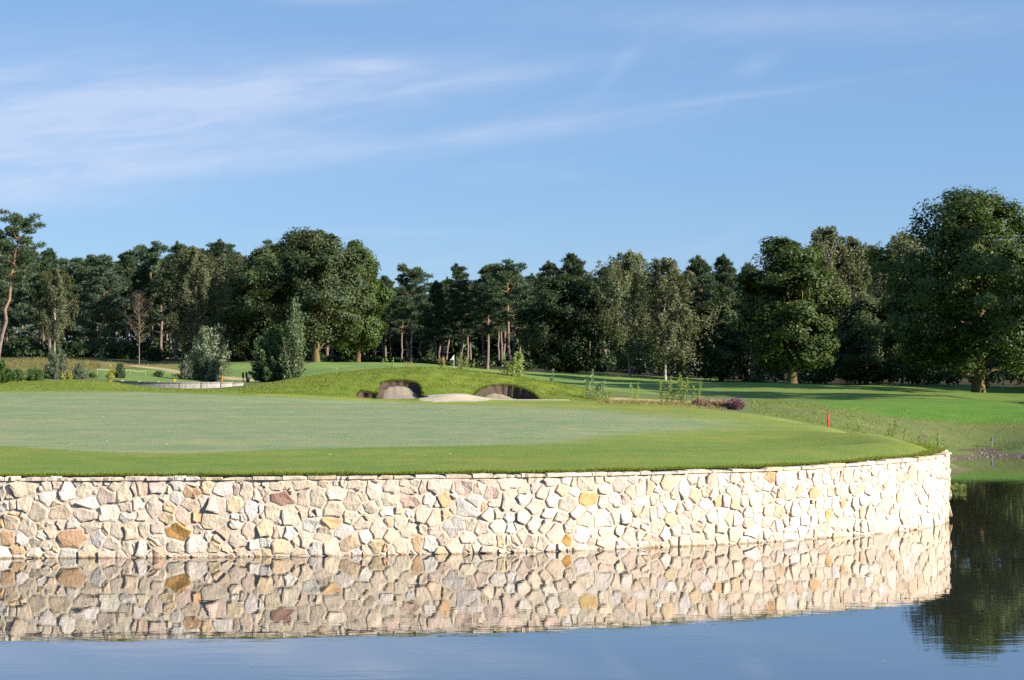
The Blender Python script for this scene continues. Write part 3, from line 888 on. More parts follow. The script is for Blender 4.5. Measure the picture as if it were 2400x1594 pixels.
ZG = """200,440,90,120,c;390,490,110,130,w;560,380,80,70,c;680,360,40,80,p;640,530,80,80,w;800,450,80,120,c;970,400,60,130,w;1080,370,45,90,q;1150,420,50,130,c;1310,390,100,120,p;1460,400,50,110,c;1620,400,100,80,c;1220,420,40,100,t;95,690,40,90,c;200,690,60,90,y;360,700,90,100,p;210,820,70,60,c;510,650,60,100,y;610,690,50,80,w;770,700,100,100,o;930,660,60,70,c;1040,660,60,100,t;1160,640,50,90,c;1250,640,60,160,c;1420,590,60,90,c;1540,600,70,80,g;1680,610,75,120,w;1900,420,70,110,w;1780,300,60,90,c;1770,500,60,80,c;1830,600,80,70,c;1600,780,70,100,w;990,850,75,110,p;860,850,70,110,c;740,820,40,40,y;620,890,100,120,p;450,940,80,150,c;330,930,50,110,c;170,990,90,110,y;1120,870,70,150,w;1240,870,45,80,o;1330,980,80,110,c;1460,870,60,130,c;1570,1000,55,100,t;1760,800,85,90,w;1700,1010,75,130,p;1830,970,40,120,w;700,960,70,90,c;880,1070,60,120,c;1000,1050,60,90,Y;1180,1010,60,80,t;750,1150,65,120,w;160,1230,100,100,w;290,1140,45,110,c;430,1150,90,80,w;620,1130,80,130,c;380,1370,140,110,w;580,1320,90,100,w;680,1380,70,100,c;130,1420,120,70,p;940,1250,80,100,p;1090,1180,90,100,c;1230,1210,80,90,c;1360,1200,60,110,c;1480,1230,50,100,c;1600,1240,70,100,g;1850,1240,110,120,c;790,1340,40,90,t;880,1410,50,70,w;1180,1370,170,70,y;1010,1330,60,80,c;1700,1230,50,80,c"""
TONE = dict(w=(0.685, 0.635, 0.58), c=(0.68, 0.58, 0.465), p=(0.67, 0.54, 0.45), t=(0.635, 0.51, 0.39), y=(0.635, 0.505, 0.345), o=(0.61, 0.41, 0.245), O=(0.57, 0.33, 0.115),
            Y=(0.62, 0.44, 0.195), r=(0.59, 0.385, 0.25), R=(0.36, 0.235, 0.18), P=(0.625, 0.41, 0.31), q=(0.61, 0.465, 0.375), b=(0.49, 0.375, 0.30), g=(0.585, 0.50, 0.395))


def build_wall():
    rng = np.random.default_rng(7)
    st = []                                            # s, z, rx, rz, tone
    for txt, x0, y0 in ((ZA, 0, 1100), (ZB, 300, 1100), (ZC, 600, 1100), (ZD, 900, 1100), (ZE, 1200, 1090), (ZF, 1500, 1080), (ZG, 1800, 1060)):
        for e in txt.split(';'):
            a = e.split(',')
            zx, zy, rx, rz = (float(v) / 7.128 for v in a[:4])
            px, py = x0 + zx, y0 + zy
            s = float(px2s(px))
            p, n, h = wall_at(s)
            mpx = float(px2s(px + 1) - px2s(px - 1)) / 2
            z = H - (py - HY) * p[1] / F
            st.append([s, z, rx * mpx, rz * p[1] / F, a[4]])
    # stones the photo does not let one read: beyond the left edge, round the far turn, and small fillers
    A = np.array([[q[0], q[1], q[2], q[3]] for q in st])
    s0, s1 = S_L - 4, WS[-1]
    s_fill = float(px2s(2050))
    for size, tries in (((0.15, 0.22), 1200), ((0.10, 0.15), 1800), ((0.055, 0.085), 2600)):
        for _ in range(tries):
            s, z = rng.uniform(s0, s1), rng.uniform(-0.12, 1.55)
            rx = rng.uniform(*size)
            rz = rx * rng.uniform(0.6, 1.3)
            if s > s_fill:
                rz *= 1.15
            h = float(np.interp(s, WS, WH)) - 0.085
            if z > h - rz * 0.5:
                continue
            dd = np.sqrt(((A[:, 0] - s) / (A[:, 2] * 0.92 + rx)) ** 2 + ((A[:, 1] - z) / (A[:, 3] * 0.92 + rz)) ** 2)
            if dd.min() < 0.93:
                continue
            A = np.vstack([A, [s, z, rx, rz]])
            st.append([s, z, rx, rz, rng.choice(list('wwwwccccccccppppttyq' if rx > 0.1 else 'ccccpptg'))])
    n = len(st)
    A = np.array([[q[0], q[1], q[2], q[3]] for q in st])
    root = empty('stone_wall', (0, 37, 0))
    tag(root, 'curved retaining wall of cream and white rubble stones rising from the pond', 'wall')
    stones = []
    for i in range(n):
        s, z, rx, rz, tone = st[i]
        top = float(np.interp(s, WS, WH)) - 0.072
        ang = np.linspace(0, 2 * np.pi, 20, endpoint=False)
        k = 1.22
        poly = [(s + k * rx * math.cos(t), z + k * rz * math.sin(t)) for t in ang]
        near = np.where((np.abs(A[:, 0] - s) < 2.2 * (A[:, 2] + rx)) & (np.abs(A[:, 1] - z) < 2.2 * (A[:, 3] + rz)))[0]
        cuts = [((s, top), (0, 1))]
        for j in near:
            if j == i:
                continue
            d = A[j, :2] - A[i, :2]
            L = np.linalg.norm(d)
            if L < 1e-6:
                continue
            u = d / L
            tw = 0.22 * math.sin(12.9898 * min(i, j) + 78.233 * max(i, j))       # every joint tilted a little its own way
            u = np.array([u[0] * math.cos(tw) - u[1] * math.sin(tw), u[0] * math.sin(tw) + u[1] * math.cos(tw)])
            ri = 1 / math.sqrt((u[0] / rx) ** 2 + (u[1] / rz) ** 2)
            rj = 1 / math.sqrt((u[0] / A[j, 2]) ** 2 + (u[1] / A[j, 3]) ** 2)
            f = ri / (ri + rj)
            q = A[i, :2] + d * f - u * 0.0105
            cuts.append(((q[0], q[1]), (u[0], u[1])))
        for q, u in cuts:
            out = []
            for a in range(len(poly)):
                P, R = poly[a], poly[(a + 1) % len(poly)]
                da = (P[0] - q[0]) * u[0] + (P[1] - q[1]) * u[1]
                db = (R[0] - q[0]) * u[0] + (R[1] - q[1]) * u[1]
                if da <= 0:
                    out.append(P)
                if (da < 0) != (db < 0):
                    t = da / (da - db)
                    out.append((P[0] + t * (R[0] - P[0]), P[1] + t * (R[1] - P[1])))
            poly = out
            if len(poly) < 3:
                break
        if len(poly) < 3:
            continue
        pl = np.array(poly)
        area = 0.5 * abs(np.dot(pl[:, 0], np.roll(pl[:, 1], -1)) - np.dot(pl[:, 1], np.roll(pl[:, 0], -1)))
        if area < 0.003:
            continue
        # resample the outline to nine corners, keeping it angular, and roughen it
        c = pl.mean(0)
        per = np.linalg.norm(np.roll(pl, -1, 0) - pl, axis=1)
        turn = []
        while len(pl) > 7:
            a, b, d = np.roll(pl, 1, 0), pl, np.roll(pl, -1, 0)
            tri = np.abs((b - a)[:, 0] * (d - a)[:, 1] - (b - a)[:, 1] * (d - a)[:, 0])
            pl = np.delete(pl, tri.argmin(), 0)
        while len(pl) < 10:
            e = np.linalg.norm(np.roll(pl, -1, 0) - pl, axis=1)
            k = e.argmax()
            mid = (pl[k] + pl[(k + 1) % len(pl)]) / 2
            mid = mid + (mid - c) * rng.uniform(-0.17, 0.03)
            pl = np.insert(pl, k + 1, mid, 0)
        pl = pl + (c - pl) * rng.uniform(0.0, 0.09, (len(pl), 1))
        proud = rng.uniform(0.012, 0.034)
        gx, gz = rng.normal(0, 0.15), rng.normal(0, 0.13)
        m_ = len(pl)
        ins = pl + (c - pl) * rng.uniform(0.12, 0.30, (m_, 1))
        cc = c + rng.normal(0, 0.12, 2) * np.array([rx, rz])
        def dep(q, base):
            return base + gx * (q[..., 0] - c[0]) + gz * (q[..., 1] - c[1])
        d0 = np.full(m_, -0.03)
        d1 = np.clip(dep(pl, proud * 0.70) + rng.normal(0, 0.005, m_), 0.008, 0.16)
        d2 = np.clip(dep(ins, proud * 1.10) + rng.normal(0, 0.006, m_), 0.015, 0.18)
        d3 = max(0.02, float(dep(cc, proud * 1.12)) + rng.normal(0, 0.010))
        S = np.concatenate([pl[:, 0], pl[:, 0], ins[:, 0], [cc[0]]])
        Zv = np.concatenate([pl[:, 1], pl[:, 1], ins[:, 1], [cc[1]]])
        Dp = np.concatenate([d0, d1, d2, [d3]])
        P, Nn, _ = wall_at(S)
        V = np.concatenate([P + Nn * Dp[:, None], Zv[:, None]], 1)
        fc = []
        ccw = 1 if (pl[0, 0] - c[0]) * (pl[1, 1] - c[1]) - (pl[0, 1] - c[1]) * (pl[1, 0] - c[0]) > 0 else -1
        for a in range(m_):
            b = (a + 1) % m_
            fs = [(a, b, m_ + b, m_ + a), (m_ + a, m_ + b, 2 * m_ + b, 2 * m_ + a), (2 * m_ + a, 2 * m_ + b, 3 * m_)]
            fc += [f if ccw > 0 else f[::-1] for f in fs]
        col = np.array(TONE[tone]) * rng.uniform(0.90, 1.07) * (1 + rng.normal(0, 0.018, 3))
        p0, n0, _ = wall_at(s)
        view = unit(np.array([-p0[0], -p0[1]]))
        vis = max(0.0, float(view @ n0)) * area / p0[1] ** 2
        px = CX + p0[0] / p0[1] * F
        if px < -10 or z < 0:
            vis *= 0.01
        stones.append((vis, V, fc, col))
    stones.sort(key=lambda q: -q[0])
    for vis, V, fc, col in stones[:300]:
        me = bpy.data.meshes.new('stone')
        o_ = V.mean(0)
        me.from_pydata([tuple(v) for v in V - o_], [], fc)
        set_cols(me, np.tile(col, (len(V), 1)))
        o = link('stone', me, root, M['stone'])
        o.location = tuple(o_ - np.array([0, 37, 0]))
    Vs, Fs, Cs, k = [], [], [], 0
    for vis, V, fc, col in stones[300:]:
        Vs += [tuple(v - np.array([0, 37, 0])) for v in V]
        Fs += [tuple(i + k for i in f) for f in fc]
        Cs.append(np.tile(col, (len(V), 1)))
        k += len(V)
    me = bpy.data.meshes.new('small_stones')
    me.from_pydata(Vs, [], Fs)
    set_cols(me, np.concatenate(Cs))
    tag(link('small_stones', me, root, M['stone']), kind='stuff')
    # mortar core
    ss = np.arange(S_L - 6, WS[-1] + 0.01, 0.12)
    P, Nn, hh = wall_at(ss)
    rows = []
    for off, zz in ((-0.0, -1.2), (0.0, None), (-0.40, None), (-0.40, -1.2)):
        q = P + Nn * off
        z = np.full(len(ss), -1.2) if zz is not None else hh - 0.065
        rows.append(np.concatenate([q - np.array([0, 37]), z[:, None]], 1))
    V = np.stack(rows, 1)
    nr = len(ss)
    idx = np.arange(nr * 4).reshape(nr, 4)
    Q = np.concatenate([np.stack([idx[:-1, a], idx[1:, a], idx[1:, b], idx[:-1, b]], -1) for a, b in ((0, 1), (1, 2), (2, 3))])
    link('mortar', quads('mortar', V.reshape(-1, 3), Q), root, M['mortar'])
    # coping: thin irregular slabs laid flat on top
    s = S_L - 3
    while s < WS[-1] - 0.2:
        L = rng.uniform(0.22, 0.62)
        if s > S_TAN:
            L = rng.uniform(0.3, 0.6)
        e = s + L
        th = rng.uniform(0.045, 0.085)
        dpt = rng.uniform(0.24, 0.34)
        m_ = 5
        u = np.linspace(s + 0.008, e - 0.008, m_)
        P, Nn, hh = wall_at(u)
        fo = rng.uniform(0.025, 0.065) + rng.normal(0, 0.012, m_)
        taper = np.ones(m_)
        if rng.random() < 0.45:
            taper[0 if rng.random() < 0.5 else -1] = rng.uniform(0.35, 0.7)
        zb = hh - 0.068
        zt = zb + th * taper + rng.normal(0, 0.004, m_)
        zf = zb + (zt - zb) * rng.uniform(0.75, 1.0, m_)
        ring = np.stack([np.concatenate([P + Nn * fo[:, None], zb[:, None]], 1), np.concatenate([P + Nn * (fo + 0.004)[:, None], zf[:, None]], 1),
                         np.concatenate([P + Nn * (fo - 0.05)[:, None], zt[:, None]], 1), np.concatenate([P - Nn * dpt, zt[:, None] - 0.004], 1),
                         np.concatenate([P - Nn * dpt, zb[:, None]], 1)], 1)
        V = ring.reshape(-1, 3)
        id_ = np.arange(m_ * 5).reshape(m_, 5)
        fc = []
        for a in range(m_ - 1):
            for b in range(4):
                fc.append((id_[a, b], id_[a + 1, b], id_[a + 1, b + 1], id_[a, b + 1]))
        fc.append(tuple(id_[0]))
        fc.append(tuple(id_[-1][::-1]))
        o_ = V.mean(0)
        me = bpy.data.meshes.new('coping_stone')
        me.from_pydata([tuple(v) for v in V - o_], [], [tuple(int(i) for i in f) for f in fc])
        col = np.array(TONE[rng.choice(list('wwccccptyc'))]) * rng.uniform(0.95, 1.08)
        set_cols(me, np.tile(col, (len(V), 1)))
        o = link('coping_stone', me, root, M['stone'])
        o.location = tuple(o_ - np.array([0, 37, 0]))
        s = e


build_wall()


# ------------------------------------------------------------------ trees
def bend_path(rng, a, b, n=6, wob=0.15):
    a, b = np.asarray(a, float), np.asarray(b, float)
    t = np.linspace(0, 1, n)[:, None]
    P = a + (b - a) * t
    L = np.linalg.norm(b - a)
    off = rng.normal(0, wob * L * 0.25, (1, 3)) * np.sin(np.pi * t) + rng.normal(0, wob * L * 0.08, (n, 3)) * np.sin(np.pi * t)
    return P + off


def crown_from_clusters(rng, C, R, per, L, W, up=0.45, out=None, shell=0.55):
    n = len(C) * per
    d = unit(rng.normal(size=(n, 3)))
    rad = rng.uniform(0, 1, (n, 1)) ** shell
    Cc = np.repeat(C, per, 0)
    P = Cc + d * rad * np.repeat(R, per, 0)
    nn = d * 0.7 + rng.normal(0, 0.55, (n, 3)) + np.array([0, 0, up])
    if out is not None:
        nn = d * 0.5 + np.repeat(out, per, 0) + rng.normal(0, 0.42, (n, 3)) + np.array([0, 0, 0.25])
    sc = rng.uniform(0.7, 1.3, n)
    return leaf_quads(rng, P, unit(nn), L * sc, W * sc)


def make_oak(seed, Ht=14.0, Wd=13.0, bole=2.2, ncl=150, per=150, L=0.17, W=0.12, mat='oak', lobes=5, squat=1.0, fork=False, cr=1.15):
    rng = np.random.default_rng(seed)
    tb = MB()
    top = np.array([rng.normal(0, 0.3), rng.normal(0, 0.3), Ht * 0.82])
    tp = bend_path(rng, (0, 0, -0.3), top, 12, 0.05)
    rr = np.interp(np.linspace(0, 1, 12), [0, 0.03, 0.2, 1], [0.50, 0.38, 0.30, 0.03]) * Ht / 14
    tb.tube(tp, rr, 9)
    zb, zt = bole, Ht
    C, R, DL = [], [], []
    ctr = np.array([0, 0, zb + (zt - zb) * 0.42])
    nlob = max(18, ncl // 8)
    for q in range(nlob):
        h = (q + 0.5) / nlob
        a = q * 2.4 + rng.normal(0, 0.35)
        prof = math.sqrt(max(0.02, 1 - ((h - 0.36) / 0.66) ** 2)) if h > 0.36 else 0.72 + 0.28 * (h / 0.36)
        lr = Wd * rng.uniform(0.13, 0.19) * (0.75 + 0.35 * prof)
        r = max(0.0, Wd / 2 * prof * rng.uniform(0.78, 1.08) - lr * 0.8)
        if q % 4 == 3:
            r *= 0.5
        z = zb + lr * 0.45 + (zt - zb - lr * 1.15) * h + rng.normal(0, 0.2)
        lc = np.array([math.cos(a) * r, math.sin(a) * r, z])
        outw = unit(lc - ctr + np.array([0, 0, 0.6]))
        for _ in range(max(6, ncl // nlob)):
            d = unit(rng.normal(size=3) + outw * 0.75 + np.array([0, 0, 0.2]))
            sC = cr * rng.uniform(0.45, 0.95)
            p = lc + d * lr * rng.uniform(0.35, 1.0) * np.array([1, 1, 0.8])
            p[2] = min(p[2], zt - sC * 0.5)
            C.append(p)
            R.append((sC, sC, sC * 0.75))
            DL.append(d * 0.8 + outw * 0.5)
    for _ in range(int(ncl * 0.35)):                 # leaves inside the crown
        h, a = rng.uniform(0.02, 0.9), rng.uniform(0, 2 * np.pi)
        prof = math.sqrt(max(0.02, 1 - ((h - 0.36) / 0.66) ** 2)) if h > 0.36 else 0.72 + 0.28 * (h / 0.36)
        r = Wd / 2 * prof * math.sqrt(rng.uniform(0.05, 0.62))
        C.append(np.array([math.cos(a) * r, math.sin(a) * r, zb + (zt - zb) * h]))
        R.append((cr * 0.95, cr * 0.95, cr * 0.75))
        DL.append(unit(np.array([math.cos(a), math.sin(a), 0.6])))
    C, R, DL = np.array(C), np.array(R), np.array(DL)
    order = rng.permutation(len(C))[: max(20, ncl // 8)]
    for j in order:
        c = C[j]
        t0 = np.clip((c[2] * 0.62) / (Ht * 0.82), bole / Ht, 0.92)
        k = int(t0 * 11)
        base = tp[k]
        Lb = np.linalg.norm(c - base)
        tb.tube(bend_path(rng, base, c, 6, 0.35), np.linspace(0.075, 0.015, 6) * (0.6 + Lb / 8) * Ht / 14, 5)
    if fork:
        tb.tube(bend_path(rng, tp[1], (Wd * 0.16, 0.1, Ht * 0.42), 6, 0.2), np.linspace(0.20, 0.06, 6) * Ht / 14, 7)
    V, Q = crown_from_clusters(rng, C, R, per, L, W, out=DL)
    return (tb.mesh('oak_trunk', True), 'oak_bark', quads('oak_crown', V, Q), mat, Ht)


def make_pine(seed, Ht=12.0, bare=0.42, spread=2.6, nl=30, mat='pine', lean=0.0, round_top=0.5, tuft=40, curve=0.06):
    rng = np.random.default_rng(seed)
    tb = MB()
    top = np.array([lean * Ht + rng.normal(0, 0.15), rng.normal(0, 0.2), Ht * 0.965])
    tp = bend_path(rng, (0, 0, -0.3), top, 14, curve)
    tb.tube(tp, np.interp(np.linspace(0, 1, 14), [0, 0.05, 0.6, 1], [0.27, 0.19, 0.12, 0.02]) * Ht / 12, 7)
    P0, DR = [], []
    az = rng.uniform(0, 6.28)
    for k in range(nl):
        f = k / (nl - 1)
        h = bare + (0.985 - bare) * f
        i = h / 0.965 * 13
        base = tp[min(int(i), 12)] + (tp[min(int(i) + 1, 13)] - tp[min(int(i), 12)]) * (i - int(i)) if i < 13 else tp[13]
        az += 2.4 + rng.normal(0, 0.4)
        prof = (1 - f) ** round_top * (0.55 + 0.45 * math.sin(min(1, f * 2.2 + 0.35) * math.pi / 2))
        Lb = spread * prof * rng.uniform(0.6, 1.2) + 0.25
        rise = rng.uniform(0.02, 0.35) + 0.6 * f
        d = np.array([math.cos(az), math.sin(az), rise])
        end = base + d * Lb
        lp = bend_path(rng, base, end, 5, 0.3)
        if Lb > 0.6:
            tb.tube(lp, np.linspace(0.055, 0.012, 5) * Ht / 12, 4)
        for q, w in ((0.45, 0.7), (0.72, 0.95), (1.0, 0.9)):
            if q < 0.6 and Lb < 1.0:
                continue
            c = lp[0] + (lp[-1] - lp[0]) * q
            c = c + rng.normal(0, 0.12, 3)
            nt_ = int(tuft * w * rng.uniform(0.7, 1.2))
            r = np.array([0.62, 0.62, 0.22]) * w * (0.75 + 0.25 * min(Lb, 2)) * rng.uniform(0.8, 1.2)
            pp = c + unit(rng.normal(size=(nt_, 3))) * rng.uniform(0, 1, (nt_, 1)) ** 0.45 * r
            P0.append(pp)
            o = unit(pp - c) * 0.6 + np.array([d[0], d[1], 0]) * 0.35 + np.array([0, 0, 0.75])
            DR.append(o)
    for _ in range(9):
        a, r = rng.uniform(0, 6.28), rng.uniform(0, 0.22) * spread
        b = tp[13] + np.array([math.cos(a) * r, math.sin(a) * r, -r * rng.uniform(0.6, 1.3)])
        hh = rng.uniform(0.35, 0.85)
        t = rng.uniform(0, 1, (30, 1))
        P0.append(b + np.array([math.cos(a) * 0.15, math.sin(a) * 0.15, 1.0]) * t * hh + rng.normal(0, 0.06, (30, 3)))
        DR.append(np.tile([math.cos(a) * 0.2, math.sin(a) * 0.2, 1.2], (30, 1)))
    P0, DR = np.concatenate(P0), np.concatenate(DR)
    nn = 5
    P = np.repeat(P0, nn, 0)
    Dv = unit(np.repeat(DR, nn, 0) + rng.normal(0, 0.65, (len(P), 3)))
    side = unit(np.cross(Dv, rng.normal(size=Dv.shape)))
    V, Q = blade_quads(P, Dv * rng.uniform(0.16, 0.38, (len(P), 1)), side, rng.uniform(0.018, 0.040, len(P)), 0.5)
    # dead stubs below the crown
    for _ in range(5):
        h = rng.uniform(min(0.1, bare * 0.5), bare) / 0.965 * 13
        b = tp[int(h)]
        a = rng.uniform(0, 6.28)
        tb.tube(bend_path(rng, b, b + np.array([math.cos(a), math.sin(a), 0.15]) * rng.uniform(0.4, 1.1), 4, 0.3), np.linspace(0.03, 0.008, 4), 4)
    return (tb.mesh('pine_trunk', True), 'pine_bark', quads('pine_crown', V, Q), mat, Ht)


def make_birch(seed, Ht=12.0, Wd=5.0, bole=0.22, mat='birch', nb=60, strands=8, leaves=17, droop=1.6, lean=0.0, bare=False):
    rng = np.random.default_rng(seed)
    tb = MB()
    tp = bend_path(rng, (0, 0, -0.3), (lean * Ht, rng.normal(0, 0.2), Ht * 0.97), 14, 0.07)
    tb.tube(tp, np.interp(np.linspace(0, 1, 14), [0, 0.05, 0.6, 1], [0.15, 0.105, 0.06, 0.010]) * Ht / 12, 7)
    PP, NN = [], []
    az = rng.uniform(0, 6.28)
    for k in range(nb):
        f = (k + rng.random()) / nb
        h = bole + (0.97 - bole) * f
        i = min(h / 0.97 * 13, 12.99)
        base = tp[int(i)] + (tp[int(i) + 1] - tp[int(i)]) * (i - int(i))
        az += 2.4 + rng.normal(0, 0.4)
        prof = math.sin(math.pi * (0.12 + 0.86 * f) ** 0.75) ** 0.7
        Lb = Wd / 2 * prof * rng.uniform(0.35, 1.3)
        end = base + np.array([math.cos(az), math.sin(az), rng.uniform(0.55, 1.0)]) * Lb
        tb.tube(bend_path(rng, base, end, 5, 0.25), np.linspace(0.035, 0.006, 5) * Ht / 12, 4)
        if bare:
            for _ in range(6):
                b = base + (end - base) * rng.uniform(0.3, 1)
                tb.tube(bend_path(rng, b, b + np.array([rng.normal(0, 0.5), rng.normal(0, 0.5), rng.uniform(0.1, 0.9)]), 4, 0.4), np.linspace(0.009, 0.003, 4), 3)
            if rng.random() > 0.35:
                continue
        for _ in range(strands if not bare else 2):
            b = base + (end - base) * rng.uniform(0.45, 1.05) + rng.normal(0, 0.12, 3)
            ln = droop * rng.uniform(0.35, 1.1)
            o = np.array([math.cos(az), math.sin(az), 0]) * rng.uniform(0.05, 0.4) + rng.normal(0, 0.16, 3)
            t = np.sort(rng.uniform(0, 1, leaves))[:, None]
            p = b + o * t * ln + np.array([0, 0, -1]) * (t ** 1.5) * ln * 0.85 + np.array([0, 0, 0.22]) * np.sin(np.pi * t) + rng.normal(0, 0.07, (leaves, 3))
            PP.append(p)
            NN.append(unit(rng.normal(0, 0.7, (leaves, 3)) + np.array([math.cos(az), math.sin(az), 0.45])))
    P, Nn = np.concatenate(PP), np.concatenate(NN)
    sc = rng.uniform(0.7, 1.3, len(P))
    V, Q = leaf_quads(rng, P, Nn, 0.082 * sc, 0.054 * sc)
    return (tb.mesh('birch_trunk', True), 'twig' if bare else 'birch_bark', quads('birch_crown', V, Q), mat, Ht)


def make_shrub(seed, Ht=3.0, Wd=3.0, n=70, per=90, L=0.10, W=0.03, mat='willow', upright=0.6, stems=14, prof='dome'):
    rng = np.random.default_rng(seed)
    tb = MB()
    PP, NN = [], []
    for k in range(n):
        a = rng.uniform(0, 6.28)
        h = rng.uniform(0.06, 1.0)
        pr = math.sqrt(max(0.03, 1 - (h * 0.98) ** 2)) if prof == 'dome' else (math.sin(math.pi * min(0.98, 0.2 + 0.78 * h)) ** 0.6)
        r = Wd / 2 * pr * rng.uniform(0.2, 1) ** 0.5 * (1 + 0.20 * math.sin(2 * a + seed) + 0.16 * math.sin(3 * a + 4 * h + seed))
        e = np.array([math.cos(a) * r, math.sin(a) * r, min(Ht, Ht * h * rng.uniform(0.82, 1.14))])
        b = np.array([math.cos(a) * r * 0.25, math.sin(a) * r * 0.25, max(0, Ht * h - Ht * 0.5)])
        if k < stems:
            tb.tube(bend_path(rng, (b[0] * 0.4, b[1] * 0.4, -0.1), e, 5, 0.2), np.linspace(0.03, 0.008, 5), 4)
        t = rng.uniform(0.25, 1.08, (per, 1))
        p = b + (e - b) * t + rng.normal(0, 0.10, (per, 3)) * (1.2 - 0.5 * t) * (Wd / 3)
        PP.append(p)
        NN.append(unit(rng.normal(0, 0.8, (per, 3)) + np.array([math.cos(a) * 0.6, math.sin(a) * 0.6, upright * 0.6])))
    P, Nn = np.concatenate(PP), np.concatenate(NN)
    P[:, 2] = np.maximum(P[:, 2], 0.02)
    sc = rng.uniform(0.7, 1.35, len(P))
    V, Q = leaf_quads(rng, P, Nn, L * sc, W * sc)
    return (tb.mesh('shrub_stems', True), 'twig', quads('shrub_foliage', V, Q), mat, Ht)


def place(proto, name, label, cat, px, D, top=None, height=None, wide=1.0, rz=0.0, group=None, tilt=(0, 0), xy=None, sink=0.0, matc=None, parts=('trunk', 'crown')):
    tm, tmat, cm, cmat, Ht = proto
    x, y, z = surf(px, D) if xy is None else (xy[0], xy[1], lz(*xy))
    if top is not None:
        height = H + (HY - top) * y / F - z
    s = (height or Ht) / Ht
    o = empty(name, (x, y, z - sink), rz, (s * wide, s * wide, s), tilt)
    tag(o, label, cat, group)
    for nm, me, mt in ((parts[0], tm, tmat), (parts[1], cm, cmat)):
        if not me.materials:
            me.materials.append(M[mt])
        c = bpy.data.objects.new(nm, me)
        COL.objects.link(c)
        c.parent = o
        if nm == parts[1] and matc:
            c.material_slots[0].link = 'OBJECT'
            c.material_slots[0].material = M[matc]
    return o


PR = dict(
    oakA=make_oak(1, 14, 13.6, 1.5, 300, 190, 0.105, 0.078, 'oak', cr=1.2),
    oakB=make_oak(2, 12.6, 10.6, 2.0, 230, 170, 0.115, 0.085, 'oak_dull', fork=True, cr=1.1),
    oakC=make_oak(3, 12.0, 8.2, 1.3, 190, 150, 0.115, 0.085, 'oak', cr=1.0),
    oakD=make_oak(4, 10.0, 8.0, 0.6, 170, 130, 0.13, 0.095, 'oak_dull', cr=1.05),
    pineA=make_pine(11, 12, 0.36, 2.7, 36, 'pine', round_top=0.6, tuft=52),
    pineB=make_pine(12, 12, 0.46, 2.9, 30, 'pine', round_top=0.38, tuft=56),
    pineC=make_pine(13, 12, 0.12, 3.0, 54, 'pine_blue', round_top=0.75, tuft=54),
    pineD=make_pine(14, 12, 0.40, 2.2, 34, 'pine', lean=0.03, round_top=0.9, tuft=50),
    pineE=make_pine(15, 14, 0.52, 2.8, 32, 'pine', lean=0.19, round_top=0.45, curve=0.1, tuft=58),
    pineF=make_pine(16, 12, 0.26, 2.5, 44, 'pine', round_top=0.95, tuft=52),
    birchA=make_birch(21, 12, 6.4, 0.13, 'birch', 90, 14, 26, 1.9),
    birchB=make_birch(22, 12, 5.0, 0.22, 'birch', 90, 14, 24, 1.4, lean=0.03),
    birchC=make_birch(23, 12, 5.4, 0.16, 'birch_grey', 84, 14, 26, 2.1),
    birchD=make_birch(24, 9, 4.2, 0.3, 'birch_grey', 44, 5, 12, 1.0, bare=True),
    willow=make_shrub(31, 3.0, 3.1, 110, 120, 0.085, 0.026, 'willow'),
    bushA=make_shrub(32, 2.6, 3.2, 100, 110, 0.085, 0.055, 'bush'),
    bushB=make_shrub(33, 4.2, 3.2, 120, 120, 0.085, 0.05, 'bush_dark'),
    poplar=make_shrub(34, 4.8, 2.3, 80, 70, 0.065, 0.045, 'bush', prof='col', stems=24),
    lowbush=make_shrub(35, 1.4, 2.2, 70, 90, 0.06, 0.032, 'bush_dark'),
)

